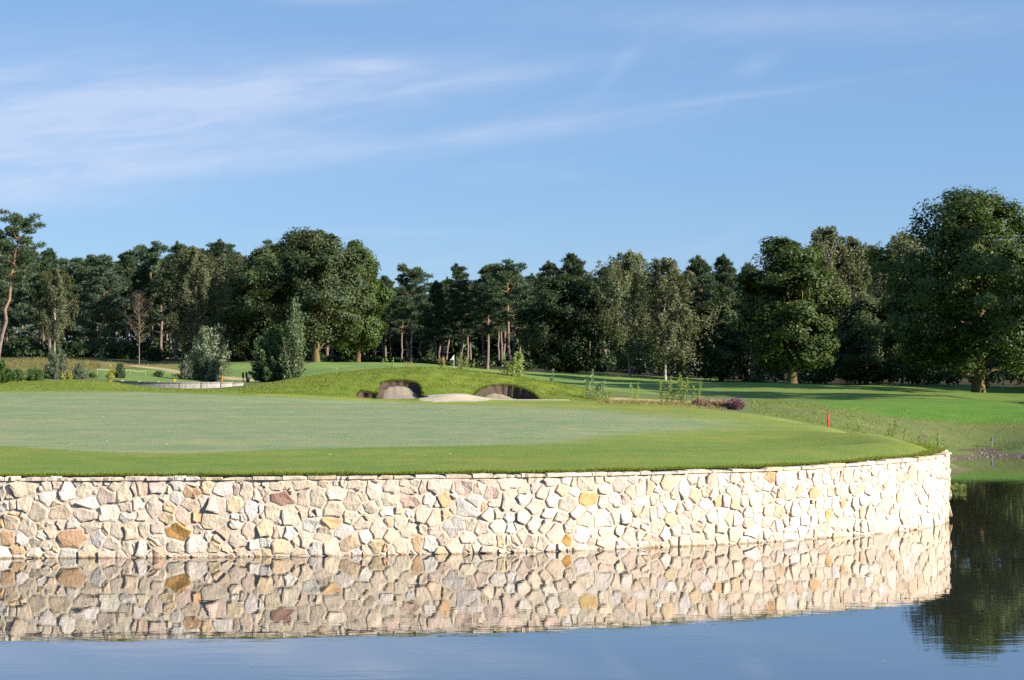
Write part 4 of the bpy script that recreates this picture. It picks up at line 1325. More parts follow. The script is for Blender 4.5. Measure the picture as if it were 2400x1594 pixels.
# front of the wood, one by one: (prototype, name, label, category, px, D, top row, width factor, turn)
FRONT = [
    ('pineE', 'pine_tree', 'tall leaning pine with orange bark at the far left edge of the wood', 'tree', -8, 150, 514, 0.92, 0.15),
    ('pineA', 'pine_tree', 'pine cut off by the left border, behind the leaning pine', 'tree', -20, 172, 540, 0.9, 1.0),
    ('pineF', 'pine_tree', 'small dark pine just right of the leaning pine', 'tree', 118, 178, 590, 1.0, 2.0),
    ('birchB', 'birch_tree', 'pale birch with a thin white trunk behind the grey shrub on the left', 'tree', 128, 165, 628, 0.95, 0.6),
    ('pineC', 'pine_tree', 'bushy blue-green pine with branches nearly to the ground on the left', 'tree', 236, 172, 604, 1.02, 0.3),
    ('pineA', 'pine_tree', 'slim dark pine standing just right of the bushy blue-green pine', 'tree', 300, 182, 598, 0.9, 4.0),
    ('pineB', 'pine_tree', 'dark flat-topped pine behind the bare birch', 'tree', 358, 184, 588, 0.9, 2.6),
    ('birchD', 'bare_birch_tree', 'nearly leafless birch with grey-brown twigs in front of dark pines', 'tree', 326, 164, 690, 0.95, 0.4),
    ('pineD', 'pine_tree', 'narrow pine rising just left of the large pale birch', 'tree', 408, 180, 575, 1.0, 1.2),
    ('birchA', 'birch_tree', 'large pale birch with a white stem behind the big willow shrub', 'tree', 450, 166, 580, 1.12, 1.6),
    ('pineD', 'pine_tree', 'narrow pine rising just right of the large pale birch', 'tree', 512, 182, 572, 1.0, 5.2),
    ('birchC', 'birch_tree', 'brownish birch between the narrow pine and the dark trees beside the big oak', 'tree', 566, 180, 600, 0.9, 3.3),
    ('oakD', 'oak_tree', 'dark deciduous tree in shade just left of the big lichen-trunked oak', 'tree', 612, 174, 576, 0.95, 2.2),
    ('pineB', 'pine_tree', 'dark pine half hidden behind the left side of the big oak', 'tree', 654, 186, 585, 0.9, 0.9),
    ('oakB', 'oak_tree', 'big dark green oak with a forked lichen-yellow trunk on the far fairway', 'tree', 740, 163, 529, 1.08, 0.2),
    ('oakC', 'oak_tree', 'oak crown with a narrow top against the right flank of the big oak', 'tree', 838, 172, 562, 0.78, 1.1),
    ('pineB', 'pine_tree', 'flat-topped pine alone against the sky right of the big oak', 'tree', 962, 176, 636, 0.98, 0.0),
    ('pineA', 'pine_tree', 'low pine in the dip between the flat-topped pine and the flag', 'tree', 905, 190, 655, 0.9, 3.0),
    ('pineD', 'pine_tree', 'pine with a narrow pointed top behind the white flag', 'tree', 1074, 178, 626, 1.0, 2.2),
    ('pineF', 'pine_tree', 'short round pine left of the pointed pine behind the flag', 'tree', 1020, 180, 664, 0.95, 4.4),
    ('pineA', 'pine_tree', 'broad pine standing right of the pointed pine in the middle of the wood', 'tree', 1142, 176, 628, 1.0, 5.5),
    ('pineB', 'pine_tree', 'pine with flat spreading layers behind the tall weeds on the mound', 'tree', 1196, 172, 630, 1.05, 1.9),
    ('pineD', 'pine_tree', 'pine with a jagged tip left of the tall pine before the dark oak', 'tree', 1276, 184, 620, 1.05, 0.7),
    ('pineA', 'pine_tree', 'tallest pine above the dark oak in the middle of the wood', 'tree', 1344, 184, 606, 0.95, 2.9),
    ('oakD', 'oak_tree', 'dark broadleaf tree with low branches right of the middle pines', 'tree', 1320, 166, 640, 1.12, 4.1),
    ('pineF', 'pine_tree', 'small pine top left of the drooping birch pair', 'tree', 1420, 182, 634, 0.95, 1.5),
    ('birchA', 'birch_tree', 'tall drooping birch with feathery top, left of the drooping pair', 'tree', 1478, 164, 594, 1.12, 4.5),
    ('birchC', 'birch_tree', 'wide grey-green drooping birch, right of the drooping pair', 'tree', 1560, 156, 608, 1.4, 2.3),
    ('pineF', 'pine_tree', 'pine with a rounded cone top right of the drooping birches', 'tree', 1640, 180, 608, 1.1, 0.2),
    ('pineD', 'pine_tree', 'thin pine spire between the drooping birches and the right middle oak', 'tree', 1706, 184, 606, 0.95, 3.6),
    ('pineF', 'pine_tree', 'low pine touching the left side of the right middle oak', 'tree', 1752, 176, 624, 0.95, 5.0),
    ('oakD', 'oak_tree', 'shaded low broadleaf tree below the thin pine spire', 'tree', 1690, 160, 690, 1.1, 1.0),
    ('oakC', 'oak_tree', 'dense dark oak on the right with a straight trunk at the fairway edge', 'tree', 1858, 141, 556, 1.22, 2.4),
    ('birchC', 'birch_tree', 'pale brown-green birch rising behind the right shoulder of the dense oak', 'tree', 1935, 158, 536, 1.25, 0.9),
    ('birchB', 'birch_tree', 'slender birch with white stem, further right of the dense oak', 'tree', 1996, 160, 556, 0.8, 5.7),
    ('birchC', 'birch_tree', 'thin greyish birch in the gap between the two right oaks', 'tree', 2046, 166, 580, 0.75, 3.9),
    ('birchB', 'birch_tree', 'grey birch with a bright stem beside the large right oak', 'tree', 2112, 150, 548, 1.2, 1.4),
    ('oakD', 'oak_tree', 'shaded broadleaf tree filling the gap below the greyish birches', 'tree', 2030, 148, 690, 1.1, 0.2),
    ('oakA', 'oak_tree', 'largest oak, broad and leafy with a mossy trunk near the right border', 'tree', 2292, 121, 436, 1.16, 0.4),
    ('birchB', 'birch_tree', 'birch with a pale leaning stem under the right side of the largest oak', 'tree', 2350, 140, 690, 0.9, 2.1),
    ('birchC', 'birch_tree', 'birch at the right border behind the largest oak', 'tree', 2420, 146, 600, 0.9, 0.1),
]
for pr, nm, lab, cat, px, D, top, wd, rz in FRONT:
    place(PR[pr], nm, lab, cat, px, D, top=top, wide=wd, rz=rz, group='trees along the front of the wood')

# tall pines beside the picture whose shade falls on the right fairway
for k, (x, y, h, lab) in enumerate([(36.5, 88.0, 20, 'tall pine beyond the right border nearest the pond'), (40.5, 91.5, 19, 'second tall pine beyond the right border'), (46.5, 105, 19, 'tall pine beyond the right border beside the largest oak')]):
    place(PR['pineB'], 'pine_tree', lab, 'tree', 0, 0, xy=(x, y), height=h, rz=k * 1.7, group='pines beyond the right border')

for k, (x, y, h, lab) in enumerate([(52, 127, 14.5, 'oak beyond the right border behind the largest oak'), (58, 130, 16, 'second oak of the wood edge beyond the right border'), (45, 134, 15.5, 'third oak of the wood edge beyond the right border'),
                                    (60, 137, 16, 'fourth oak of the wood edge beyond the right border'), (50, 146, 16, 'fifth oak of the wood edge beyond the right border'), (66, 122, 16, 'outermost oak of the wood edge beyond the right border')]):
    place(PR['oakC'], 'oak_tree', lab, 'tree', 0, 0, xy=(x, y), height=h, wide=1.25, rz=k * 1.3, group='wood edge beyond the right border')

SKY_PX = [-400, 0, 130, 300, 420, 520, 640, 760, 880, 930, 1000, 1060, 1120, 1200, 1300, 1420, 1500, 1600, 1660, 1760, 1850, 1960, 2040, 2120, 2300, 2800]
SKY_PY = [560, 570, 606, 604, 592, 592, 600, 600, 655, 668, 668, 650, 645, 645, 640, 645, 650, 640, 625, 640, 620, 610, 620, 610, 600, 600]


def back_rows():
    rng = random.Random(5)
    kinds = ['pineA', 'pineB', 'pineD', 'pineF', 'pineC', 'pineA', 'pineB']
    for D, step, off in ((192, 74, 0), (206, 70, 31), (222, 64, 12), (240, 60, 40)):
        px = -330 + off
        while px < 2760:
            q = px + rng.uniform(-18, 18)
            top = float(np.interp(q, SKY_PX, SKY_PY)) + rng.uniform(-2, 42)
            kd = rng.choice(kinds if not 860 < q < 1300 else ['pineB', 'pineD', 'pineB', 'pineA'])
            place(PR[kd], 'pine_tree', 'dark pine standing deep in the wood behind the front trees', 'tree', q, D + rng.uniform(-5, 5), top=top,
                  wide=rng.uniform(0.85, 1.1), rz=rng.uniform(0, 6.28), group='pines deep in the wood')
            px += step * rng.uniform(0.8, 1.2)


back_rows()


def far_wood():
    rng = np.random.default_rng(78)
    C, R = [], []
    for _ in range(1500):
        px, D = rng.uniform(-500, 2900), rng.uniform(252, 268)
        x, y, z = surf(px, D)
        C.append((x, y, z + 8.5 * rng.random() ** 1.6))
        R.append((2.2, 1.5, 1.3))
    for _ in range(700):
        px, D = rng.uniform(700, 1420), rng.uniform(246, 262)
        x, y, z = surf(px, D)
        C.append((x, y, z + 4.5 * rng.random()))
        R.append((2.0, 1.2, 1.2))
    V, Q = crown_from_clusters(rng, np.array(C), np.array(R), 60, 0.36, 0.26)
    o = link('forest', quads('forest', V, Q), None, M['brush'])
    tag(o, 'far depth of the wood seen as one dark mass between the trunks', 'forest', kind='stuff')


far_wood()


def undergrowth():
    rng = np.random.default_rng(77)
    C, R = [], []
    for _ in range(520):
        px = rng.uniform(-350, 2750)
        D = rng.uniform(178, 200) if px < 1300 else rng.uniform(164, 192)
        if 1480 < px:
            D -= 8
        if px > 1780:
            D -= 12
        x, y, z = surf(px, D)
        h = rng.uniform(0.4, 2.4) if px < 1380 else rng.uniform(0.5, 5.0)
        if 760 < px < 1300:
            h *= 0.3
        r = rng.uniform(0.6, 1.3)
        C.append((x, y, z + h * 0.6))
        R.append((r, r, max(0.4, h * 0.5)))
    V, Q = crown_from_clusters(rng, np.array(C), np.array(R), 90, 0.17, 0.11)
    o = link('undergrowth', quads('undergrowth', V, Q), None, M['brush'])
    tag(o, 'dark leafy undergrowth on the floor of the wood', 'undergrowth', kind='stuff')


undergrowth()

BUSHES = [  # prototype, name, label, px, D, top row, width, turn, foliage
    ('bushA', 'shrub', 'bright green bush at the left border beside the lawn', 0, 82, 846, 1.0, 0.0, 'bush'),
    ('bushA', 'shrub', 'low green bush second from the left border', 42, 84, 866, 1.1, 1.3, 'bush'),
    ('lowbush', 'shrub', 'small green bush between the low green bush and the grey shrub', 82, 85, 860, 1.0, 2.0, 'bush'),
    ('willow', 'shrub', 'grey-green willow shrub below the pale left birch', 132, 92, 814, 0.95, 0.5, 'willow'),
    ('willow', 'shrub', 'lower grey shrub touching the right of the grey-green willow shrub', 184, 94, 850, 1.0, 2.2, 'willow'),
    ('lowbush', 'shrub', 'tiny green bush at the foot of the lower grey shrub', 216, 96, 872, 0.9, 0.8, 'bush'),
    ('bushA', 'shrub', 'small dark green bush beside the yellow stalks at the white rope', 280, 98, 852, 0.75, 3.1, 'bush_dark'),
    ('lowbush', 'shrub', 'low dull bush behind the concrete wall near the rope post', 372, 108, 868, 1.1, 4.0, 'bush_dark'),
    ('willow', 'shrub', 'big silvery willow shrub behind the concrete wall', 484, 104, 772, 0.95, 5.0, 'willow'),
    ('willow', 'shrub', 'low greyish shrub at the left foot of the big silvery willow', 436, 103, 846, 0.95, 1.0, 'willow'),
    ('bushB', 'shrub', 'large dark bush left of the mound below the big oak', 640, 101, 768, 1.12, 0.7, 'bush_dark'),
    ('poplar', 'sapling', 'slender leafy sapling rising from the right of the large dark bush', 688, 100, 702, 0.74, 0.3, 'sapling'),
    ('bushA', 'shrub', 'light green shrub at the edge of the wood right of the big oak trunk', 822, 178, 806, 0.8, 2.0, 'bush'),
    ('bushB', 'shrub', 'dark shrub in the shade among the pine trunks left of the flag', 1000, 182, 800, 1.1, 0.0, 'bush_dark'),
    ('bushA', 'shrub', 'sunlit shrub glimpsed between dark trunks right of the tall weeds', 1265, 196, 830, 1.0, 0.0, 'bush_dark'),
    ('bushA', 'shrub', 'green shrub among the trunks right of the bushy blue-green pine', 296, 178, 800, 1.0, 0.5, 'bush_dark'),
    ('bushA', 'shrub', 'green shrub among the trunks behind the bare birch', 360, 176, 812, 1.1, 2.5, 'bush_dark'),
    ('bushA', 'shrub', 'shrub in the sun between pine trunks left of the large dark bush', 545, 174, 800, 0.9, 2.5, 'bush_dark'),
]
for pr, nm, lab, px, D, top, wd, rz, mt in BUSHES:
    place(PR[pr], nm, lab, 'shrub' if nm == 'shrub' else 'sapling', px, D, top=top, wide=wd, rz=rz, matc=mt, group='shrubs around the green and the wood', parts=('stems', 'foliage'))


# ------------------------------------------------------------------ weeds and grasses behind the green
def weed(name, label, px, D, top, stems, spread, mat, leafL=0.05, leafW=0.014, dens=46, cat='weed', seed=0, bushy=0.0, group='weeds behind the green', spike=0.45, base_py=None):
    rng = np.random.default_rng(900 + seed)
    x, y, z = surf(px, D)
    Ht = H + (HY - top) * y / F - z
    o = empty(name, (x, y, z))
    tag(o, label, cat, group)
    tb = MB()
    PP, NN = [], []
    for k in range(stems):
        a, r = rng.uniform(0, 6.28), spread * math.sqrt(rng.random())
        hh = Ht * (1.0 if k == 0 else rng.uniform(0.45, 0.95))
        b = np.array([math.cos(a) * r * 0.55, math.sin(a) * r * 0.55, -0.03])
        e = np.array([math.cos(a) * r, math.sin(a) * r, hh])
        lp = bend_path(rng, b, e, 5, 0.12)
        tb.tube(lp, np.linspace(0.009, 0.003, 5), 3)
        n = int(dens * hh)
        t = rng.uniform(0.05, 1.0, (n, 1))
        w = (1.02 - t) * (0.10 + bushy) + 0.018
        p = b + (e - b) * t + rng.normal(0, 1, (n, 3)) * w * np.array([1, 1, 0.5])
        PP.append(p)
        NN.append(unit(rng.normal(size=(n, 3)) + np.array([0, 0, 0.3])))
        m_ = int(dens * spike)
        t = rng.uniform(0.7, 1.03, (m_, 1))
        PP.append(b + (e - b) * t + rng.normal(0, 0.022, (m_, 3)))
        NN.append(unit(rng.normal(size=(m_, 3))))
    P, Nn = np.concatenate(PP), np.concatenate(NN)
    P[:, 2] = np.maximum(P[:, 2], 0.0)
    sc = rng.uniform(0.6, 1.4, len(P))
    V, Q = leaf_quads(rng, P, Nn, leafL * sc, leafW * sc)
    link('stems', tb.mesh('weed_stems'), o, M['weed'])
    link('foliage', quads('weed_foliage', V, Q), o, M[mat])


W = [
    ('tall leafy light green weeds on top of the mound', 1205, 80.0, 826, 16, 0.55, 'weed', 0.07, 0.02, 120, 0.05, 0.45),
    ('bluish green weed with two flower spikes right of the mound', 1392, 76, 868, 9, 0.55, 'weed_blue', 0.05, 0.018, 90, 0.05, 0.45),
    ('thin weed with small leaves right of the bluish green weed', 1490, 73, 896, 7, 0.45, 'weed', 0.04, 0.012, 40, 0.02, 0.4),
    ('upright weed with long seed spikes, left of the spike trio', 1562, 71, 884, 7, 0.35, 'weed', 0.045, 0.014, 70, 0.0, 0.9),
    ('tallest upright weed of the spike trio', 1598, 71, 876, 7, 0.30, 'weed', 0.045, 0.014, 70, 0.0, 0.9),
    ('upright weed with long seed spike, right of the spike trio', 1630, 70.5, 894, 5, 0.25, 'weed', 0.045, 0.014, 60, 0.0, 0.9),
    ('dry brown reeds on the mound left of the white flag', 1037, 80.5, 834, 8, 0.2, 'weed_dry', 0.06, 0.012, 34, -0.06, 0.4),
    ('green grassy weed right of the white flag', 1082, 80.5, 832, 9, 0.32, 'weed', 0.06, 0.012, 46, -0.04, 0.4),
    ('thin grassy weed between the flag weed and the leafy weeds', 1105, 80.2, 838, 6, 0.3, 'weed', 0.055, 0.011, 34, -0.05, 0.3),
    ('small weed on the mound crest above the first bunker', 912, 80, 838, 6, 0.4, 'weed', 0.05, 0.011, 26, -0.04, 0.3),
    ('sparse weed on the mound crest between the bunkers', 962, 80, 848, 6, 0.4, 'weed_dry', 0.05, 0.011, 26, -0.04, 0.3),
    ('low white-flowered weed on the left end of the mound', 798, 79.5, 862, 6, 0.5, 'weed_blue', 0.04, 0.012, 26, -0.04, 0.3),
    ('single spiky weed right of the tall leafy weeds', 1293, 86, 866, 3, 0.15, 'weed_blue', 0.05, 0.014, 60, -0.02, 0.7),
    ('thin tall grass by the red stake', 2000, 60, 956, 7, 0.28, 'weed', 0.05, 0.009, 40, -0.06, 0.5),
    ('thin tall grasses at the far edge of the lawn', 2100, 57, 976, 10, 0.40, 'weed', 0.05, 0.009, 46, -0.06, 0.5),
    ('short reddish weed before the wall end', 2160, 55, 1010, 7, 0.2, 'heather_pale', 0.04, 0.009, 40, -0.05, 0.4),
    ('yellowish grass tuft at the end of the stone wall', 2196, 52.4, 1000, 9, 0.24, 'weed', 0.05, 0.01, 42, -0.06, 0.5),
    ('yellow stalks beside the dark line left of the concrete wall', 156, 85, 870, 9, 0.28, 'weed_yellow', 0.06, 0.014, 50, -0.04, 0.5),
    ('tall yellow stalks at the left end of the concrete wall', 258, 88, 856, 9, 0.26, 'weed_yellow', 0.06, 0.014, 40, -0.05, 0.5),
]
W.append(('grass tuft growing out of the water at the far foot of the stone wall', 2236, 55.0, 1128, 22, 0.40, 'weed', 0.13, 0.006, 34, -0.04, 0.1))
for k, (lab, px, D, top, ns, spr, mat, lL, lW, dens, bsh, spk) in enumerate(W):
    weed('weed', lab, px, D, top, ns, spr, mat, lL, lW, dens, 'weed', k, bsh, spike=spk)


def heather(label, px, D, w, h, mat, seed):
    rng = np.random.default_rng(seed)
    x, y, z = surf(px, D)
    o = empty('heather', (x, y, z))
    tag(o, label, 'heather', 'heather behind the green')
    n = 1500
    a = rng.uniform(0, 6.28, n)
    r = np.sqrt(rng.random(n))
    P = np.stack([np.cos(a) * r * w, np.sin(a) * r * 0.3, rng.uniform(0, 0.35, n) * h], 1)
    Dv = np.stack([np.cos(a) * r * 0.35, np.sin(a) * r * 0.25, np.full(n, 0.9)], 1) + rng.normal(0, 0.25, (n, 3))
    Dv = unit(Dv) * (h * rng.uniform(0.35, 0.75, (n, 1))) * (1.1 - 0.55 * r[:, None] ** 2)
    V, Q = blade_quads(P, Dv, unit(np.cross(Dv, rng.normal(size=Dv.shape))), 0.012, 0.8)
    link('bloom', quads('heather_bloom', V, Q), o, M[mat])
    tb = MB()
    for k in range(12):
        e = P[k] + Dv[k]
        tb.tube([(P[k, 0] * 0.4, P[k, 1] * 0.4, -0.02), e * np.array([0.8, 0.8, 0.6]), e], [0.008, 0.006, 0.003], 3)
    link('stems', tb.mesh('heather_stems'), o, M['twig'])


heather('purple heather clump in bloom behind the green', 1722, 68.5, 0.26, 0.46, 'heather', 41)
heather('faded pinkish heather left of the purple clump', 1672, 69.0, 0.55, 0.34, 'heather_pale', 42)
heather('brownish heather patch between the spike weeds and the pinkish heather', 1642, 69.6, 0.30, 0.34, 'heather_pale', 43)


# ------------------------------------------------------------------ grass that nobody could count
def blades(name, label, P, Hh, Wd, mat, seed, bend=0.5):
    rng = np.random.default_rng(seed)
    n = len(P)
    a = rng.uniform(0, 6.28, n)
    Dv = np.stack([np.cos(a) * bend, np.sin(a) * bend, np.ones(n)], 1) * rng.uniform(0.5, 1.25, (n, 1)) * np.broadcast_to(Hh, (n,))[:, None]
    Dv = Dv + rng.normal(0, 0.15, (n, 3)) * np.broadcast_to(Hh, (n,))[:, None]
    b = rng.uniform(0, 6.28, n)
    side = np.stack([np.cos(b), np.sin(b), np.zeros(n)], 1)
    V, Q = blade_quads(P, Dv, side, Wd, 0.15)
    o = link(name, quads(name, V, Q), None, M[mat])
    tag(o, label, 'grass', kind='stuff')


def grasses():
    rng = np.random.default_rng(55)
    # turf edge behind the coping
    n = 42000
    s = rng.uniform(S_L - 3, WS[-1], n)
    P, Nn, hh = wall_at(s)
    clump = 0.5 + 0.5 * np.sin(s * 3.1) * np.sin(s * 1.27 + 1)
    off = 0.13 + rng.exponential(0.10, n) + 0.05 * np.sin(s * 2.3)
    q = P - Nn * off[:, None]
    z = np.maximum(hh + 0.005, np.minimum(hh + 0.02, hh + 0.02))
    blades('grass', 'longer grass fringe along the top of the stone wall', np.concatenate([q, z[:, None]], 1), 0.035 + 0.03 * clump, 0.007, 'edge_grass', 1, 0.8)
    # rough turf on the mound and the rise left of it
    n = 46000
    px, D = rng.uniform(560, 1430, n), rng.uniform(74.3, 80.6, n)
    x = (px - CX) / F * D
    z = land_z(x, D)
    zc, m, sd = carve(x, D, z)
    k = ~m & ~sd
    lipn = np.zeros(n)
    blades('rough_grass', 'rough mossy grass covering the bunker mound', np.stack([x, D, z], 1)[k] - [0, 0, 0.01], 0.055, 0.010, 'rough_grass', 2, 0.9)
    n = 22000
    px, D = rng.uniform(-120, 600, n), rng.uniform(75.0, 87.0, n)
    x = (px - CX) / F * D
    blades('rough_grass', 'rough yellow-green grass on the low rise left of the mound', np.stack([x, D, land_z(x, D)], 1), 0.05, 0.010, 'rough_grass', 3, 0.9)
    n = 4200
    px, D = rng.uniform(1400, 1700, n), rng.normal(71, 2.0, n) - 0.006 * (rng.uniform(1400, 1700, n) - 1400)
    x = (px - CX) / F * D
    blades('dry_grass', 'dry straw-coloured grass strip among the spike weeds', np.stack([x, D, land_z(x, D)], 1), 0.11, 0.009, 'dry_grass', 4, 0.6)
    n = 16000
    px, D = rng.uniform(-200, 480, n), rng.uniform(128, 172, n)
    px, D = px[(px < 235) | (D > 160)], D[(px < 235) | (D > 160)]
    x = (px - CX) / F * D
    blades('heath_grass', 'brownish heath grass before the left wood', np.stack([x, D, land_z(x, D)], 1), 0.13, 0.022, 'heath_grass', 5, 0.6)
    n = 14000
    px = rng.uniform(1760, 2420, n)
    D = rng.uniform(66, 86, n)
    x = (px - CX) / F * D
    z = land_z(x, D)
    k = (z > 0.12) & (x > 9.5)
    blades('bank_grass', 'thin rough grass on the far bank of the pond', np.stack([x, D, z], 1)[k], 0.06, 0.011, 'rough_grass', 6, 0.8)


grasses()


def turf_lip():
    """ragged turf hanging over the bunker lips"""
    rng = np.random.default_rng(66)
    PP = []
    for lip in LIPS:
        n = 2600
        px = rng.uniform(lip[0, 0], lip[-1, 0], n)
        py = np.interp(px, lip[:, 0], lip[:, 1]) - rng.uniform(0, 3.5, n)
        D = np.full(n, 76.5)
        lo, hi = np.full(n, 74.2), np.full(n, 79.0)
        for _ in range(14):                      # where the ray through that row meets the mound
            D = (lo + hi) / 2
            x = (px - CX) / F * D
            f = land_z(x, D) - (H - (py - HY) * D / F)
            lo, hi = np.where(f < 0, D, lo), np.where(f < 0, hi, D)
        PP.append(np.stack([(px - CX) / F * D, D, land_z((px - CX) / F * D, D)], 1))
    P = np.concatenate(PP)
    Dv = np.stack([rng.normal(0, 0.03, len(P)), -rng.uniform(0.02, 0.09, len(P)), rng.uniform(-0.05, 0.05, len(P))], 1)
    a = rng.uniform(0, 6.28, len(P))
    V, Q = blade_quads(P, Dv, np.stack([np.cos(a), np.sin(a) * 0.2, np.sin(a) * 0.6], 1), 0.012, 0.3)
    o = link('lip_grass', quads('lip_grass', V, Q), None, M['rough_grass'])
    tag(o, 'ragged grass hanging over the lips of the bunkers', 'grass', kind='stuff')


turf_lip()


# ------------------------------------------------------------------ small things
def stake(label, px, D, top, w, mat, mat2=None, extra=0.25):
    x, y, z = surf(px, D)
    ht = H + (HY - top) * y / F - z
    o = empty('marker_stake', (x, y, z))
    tag(o, label, 'stake', 'hazard stakes')
    tb = MB()
    if mat2 is None:
        tb.tube([(0, 0, -extra), (0, 0, ht * 0.5), (0.006, 0, ht - 0.012), (0.006, 0, ht)], [w, w, w, w * 0.7], 10)
        link('post', tb.mesh('stake_post', True), o, M[mat])
        cap = MB()
        cap.tube([(0.006, 0, ht - 0.002), (0.006, 0, ht + 0.004), (0.006, 0, ht + 0.006)], [w * 0.72, w * 0.4, 0.0005], 10)
        link('cap', cap.mesh('stake_cap', True), o, M[mat])
    else:
        tb.tube([(0, 0, -extra), (0, 0, ht * 0.3), (0.004, 0, ht * 0.62)], [w, w, w], 10)
        link('post', tb.mesh('stake_post', True), o, M[mat2])
        cap = MB()
        cap.tube([(0.004, 0, ht * 0.6), (0.004, 0, ht * 0.8), (0.004, 0, ht), (0.004, 0, ht + 0.004)], [w * 1.12, w * 1.12, w * 1.1, 0.001], 10)
        link('painted_top', cap.mesh('stake_top', True), o, M[mat])


stake('bright red hazard stake at the far edge of the lawn', 1941, 57.0, 970, 0.028, 'red')
stake('short stake with blue painted top on the far pond bank', 2324, 80.2, 1025, 0.032, 'blue', 'wood')


def golf_flag():
    x, y, z = surf(1064, 150)
    ht = H + (HY - 832) * y / F - z
    o = empty('golf_flag', (x, y, z))
    tag(o, 'white flag on a thin pole on the far fairway behind the mound', 'flag')
    tb = MB()
    tb.tube([(0, 0, -0.1), (0, 0, ht * 0.5), (0, 0, ht)], [0.016, 0.014, 0.010], 8)
    link('pole', tb.mesh('flag_pole', True), o, M['white'])
    u, v = np.meshgrid(np.linspace(0, 1, 7), np.linspace(0, 1, 7))
    X = -0.33 * u * (0.35 + 0.65 * (v ** 0.8)) * 1.0
    Yv = 0.05 * np.sin(u * 7 + v * 3) * u
    Z = ht - 0.02 - 0.42 * v - 0.10 * u * (1 - v)
    idx = np.arange(49).reshape(7, 7)
    Q = np.stack([idx[:-1, :-1], idx[:-1, 1:], idx[1:, 1:], idx[1:, :-1]], -1).reshape(-1, 4)
    me = quads('flag_cloth', np.stack([X, Yv, Z], -1).reshape(-1, 3), Q, True)
    c = link('cloth', me, o, M['white'])
    md = c.modifiers.new('thickness', 'SOLIDIFY')
    md.thickness = 0.004
    fer = MB()
    fer.tube([(0, 0, ht - 0.01), (0, 0, ht + 0.02), (0, 0, ht + 0.03)], [0.02, 0.02, 0.002], 8)
    link('finial', fer.mesh('flag_finial', True), o, M['white'])


golf_flag()


def retaining_wall():
    rng = random.Random(9)
    pts = [px2w(p, 0, d)[:2] for p, d in ((250, 90.0), (330, 89.0), (420, 88.6), (500, 89.2), (535, 90.2), (572, 91.6))]
    path = catmull(np.array(pts), 8)
    L = np.concatenate([[0], np.cumsum(np.linalg.norm(np.diff(path, axis=0), axis=1))])
    o = empty('retaining_wall', (path[0, 0], path[0, 1], 2.6))
    tag(o, 'low stained concrete retaining wall behind the left of the green', 'wall')
    s = 0.0
    while s < L[-1] - 0.3:
        e = min(s + 1.05, L[-1])
        a = np.array([np.interp(s + 0.012, L, path[:, 0]), np.interp(s + 0.012, L, path[:, 1])])
        b = np.array([np.interp(e - 0.012, L, path[:, 0]), np.interp(e - 0.012, L, path[:, 1])])
        c = (a + b) / 2
        ang = math.atan2(b[1] - a[1], b[0] - a[0])
        px = CX + c[0] / c[1] * F
        tz = H - (np.interp(px, [250, 300, 400, 530, 620], [893, 895, 897, 898, 902]) - HY) * c[1] / F
        m = MB()
        m.box((0, 0, tz - 0.45), (np.linalg.norm(b - a), 0.16, 0.9), 0)
        me = m.mesh('wall_panel')
        p = link('panel', me, o, M['concrete'])
        p.location = (c[0] - path[0, 0], c[1] - path[0, 1] + rng.uniform(-0.006, 0.006), -2.6)
        p.rotation_euler = (0, 0, ang)
        m = MB()
        m.box((0, 0, tz + 0.022), (np.linalg.norm(b - a) + 0.01, 0.24, 0.04), 0)
        q = link('coping_slab', m.mesh('wall_coping'), o, M['concrete'])
        q.location = p.location
        q.rotation_euler = (0, 0, ang)
        s = e


retaining_wall()


def rope_fence():
    pts = [(228, 880, 103), (304, 877, 104), (341, 878, 104.5)]
    base = surf(304, 104)
    o = empty('rope_fence', base)
    tag(o, 'low white rope strung between thin posts behind the left bushes', 'fence')
    top = []
    for px, py, D in pts:
        x, y, z = surf(px, D)
        ht = H - (py - HY) * D / F
        top.append(np.array([x, y, max(ht, z + 0.3)]) - np.array(base))
        m = MB()
        m.tube([(x - base[0], y - base[1], z - base[2] - 0.1), (x - base[0], y - base[1], top[-1][2] + 0.03)], [0.022, 0.02], 8)
        link('post', m.mesh('fence_post', True), o, M['wood'])
    m = MB()
    for a, b in zip(top[:-1], top[1:]):
        t = np.linspace(0, 1, 9)[:, None]
        P = a + (b - a) * t
        P[:, 2] -= 0.05 * np.sin(np.pi * t[:, 0])
        m.tube(P, 0.011, 6)
    link('rope', m.mesh('fence_rope', True), o, M['rope'])


rope_fence()


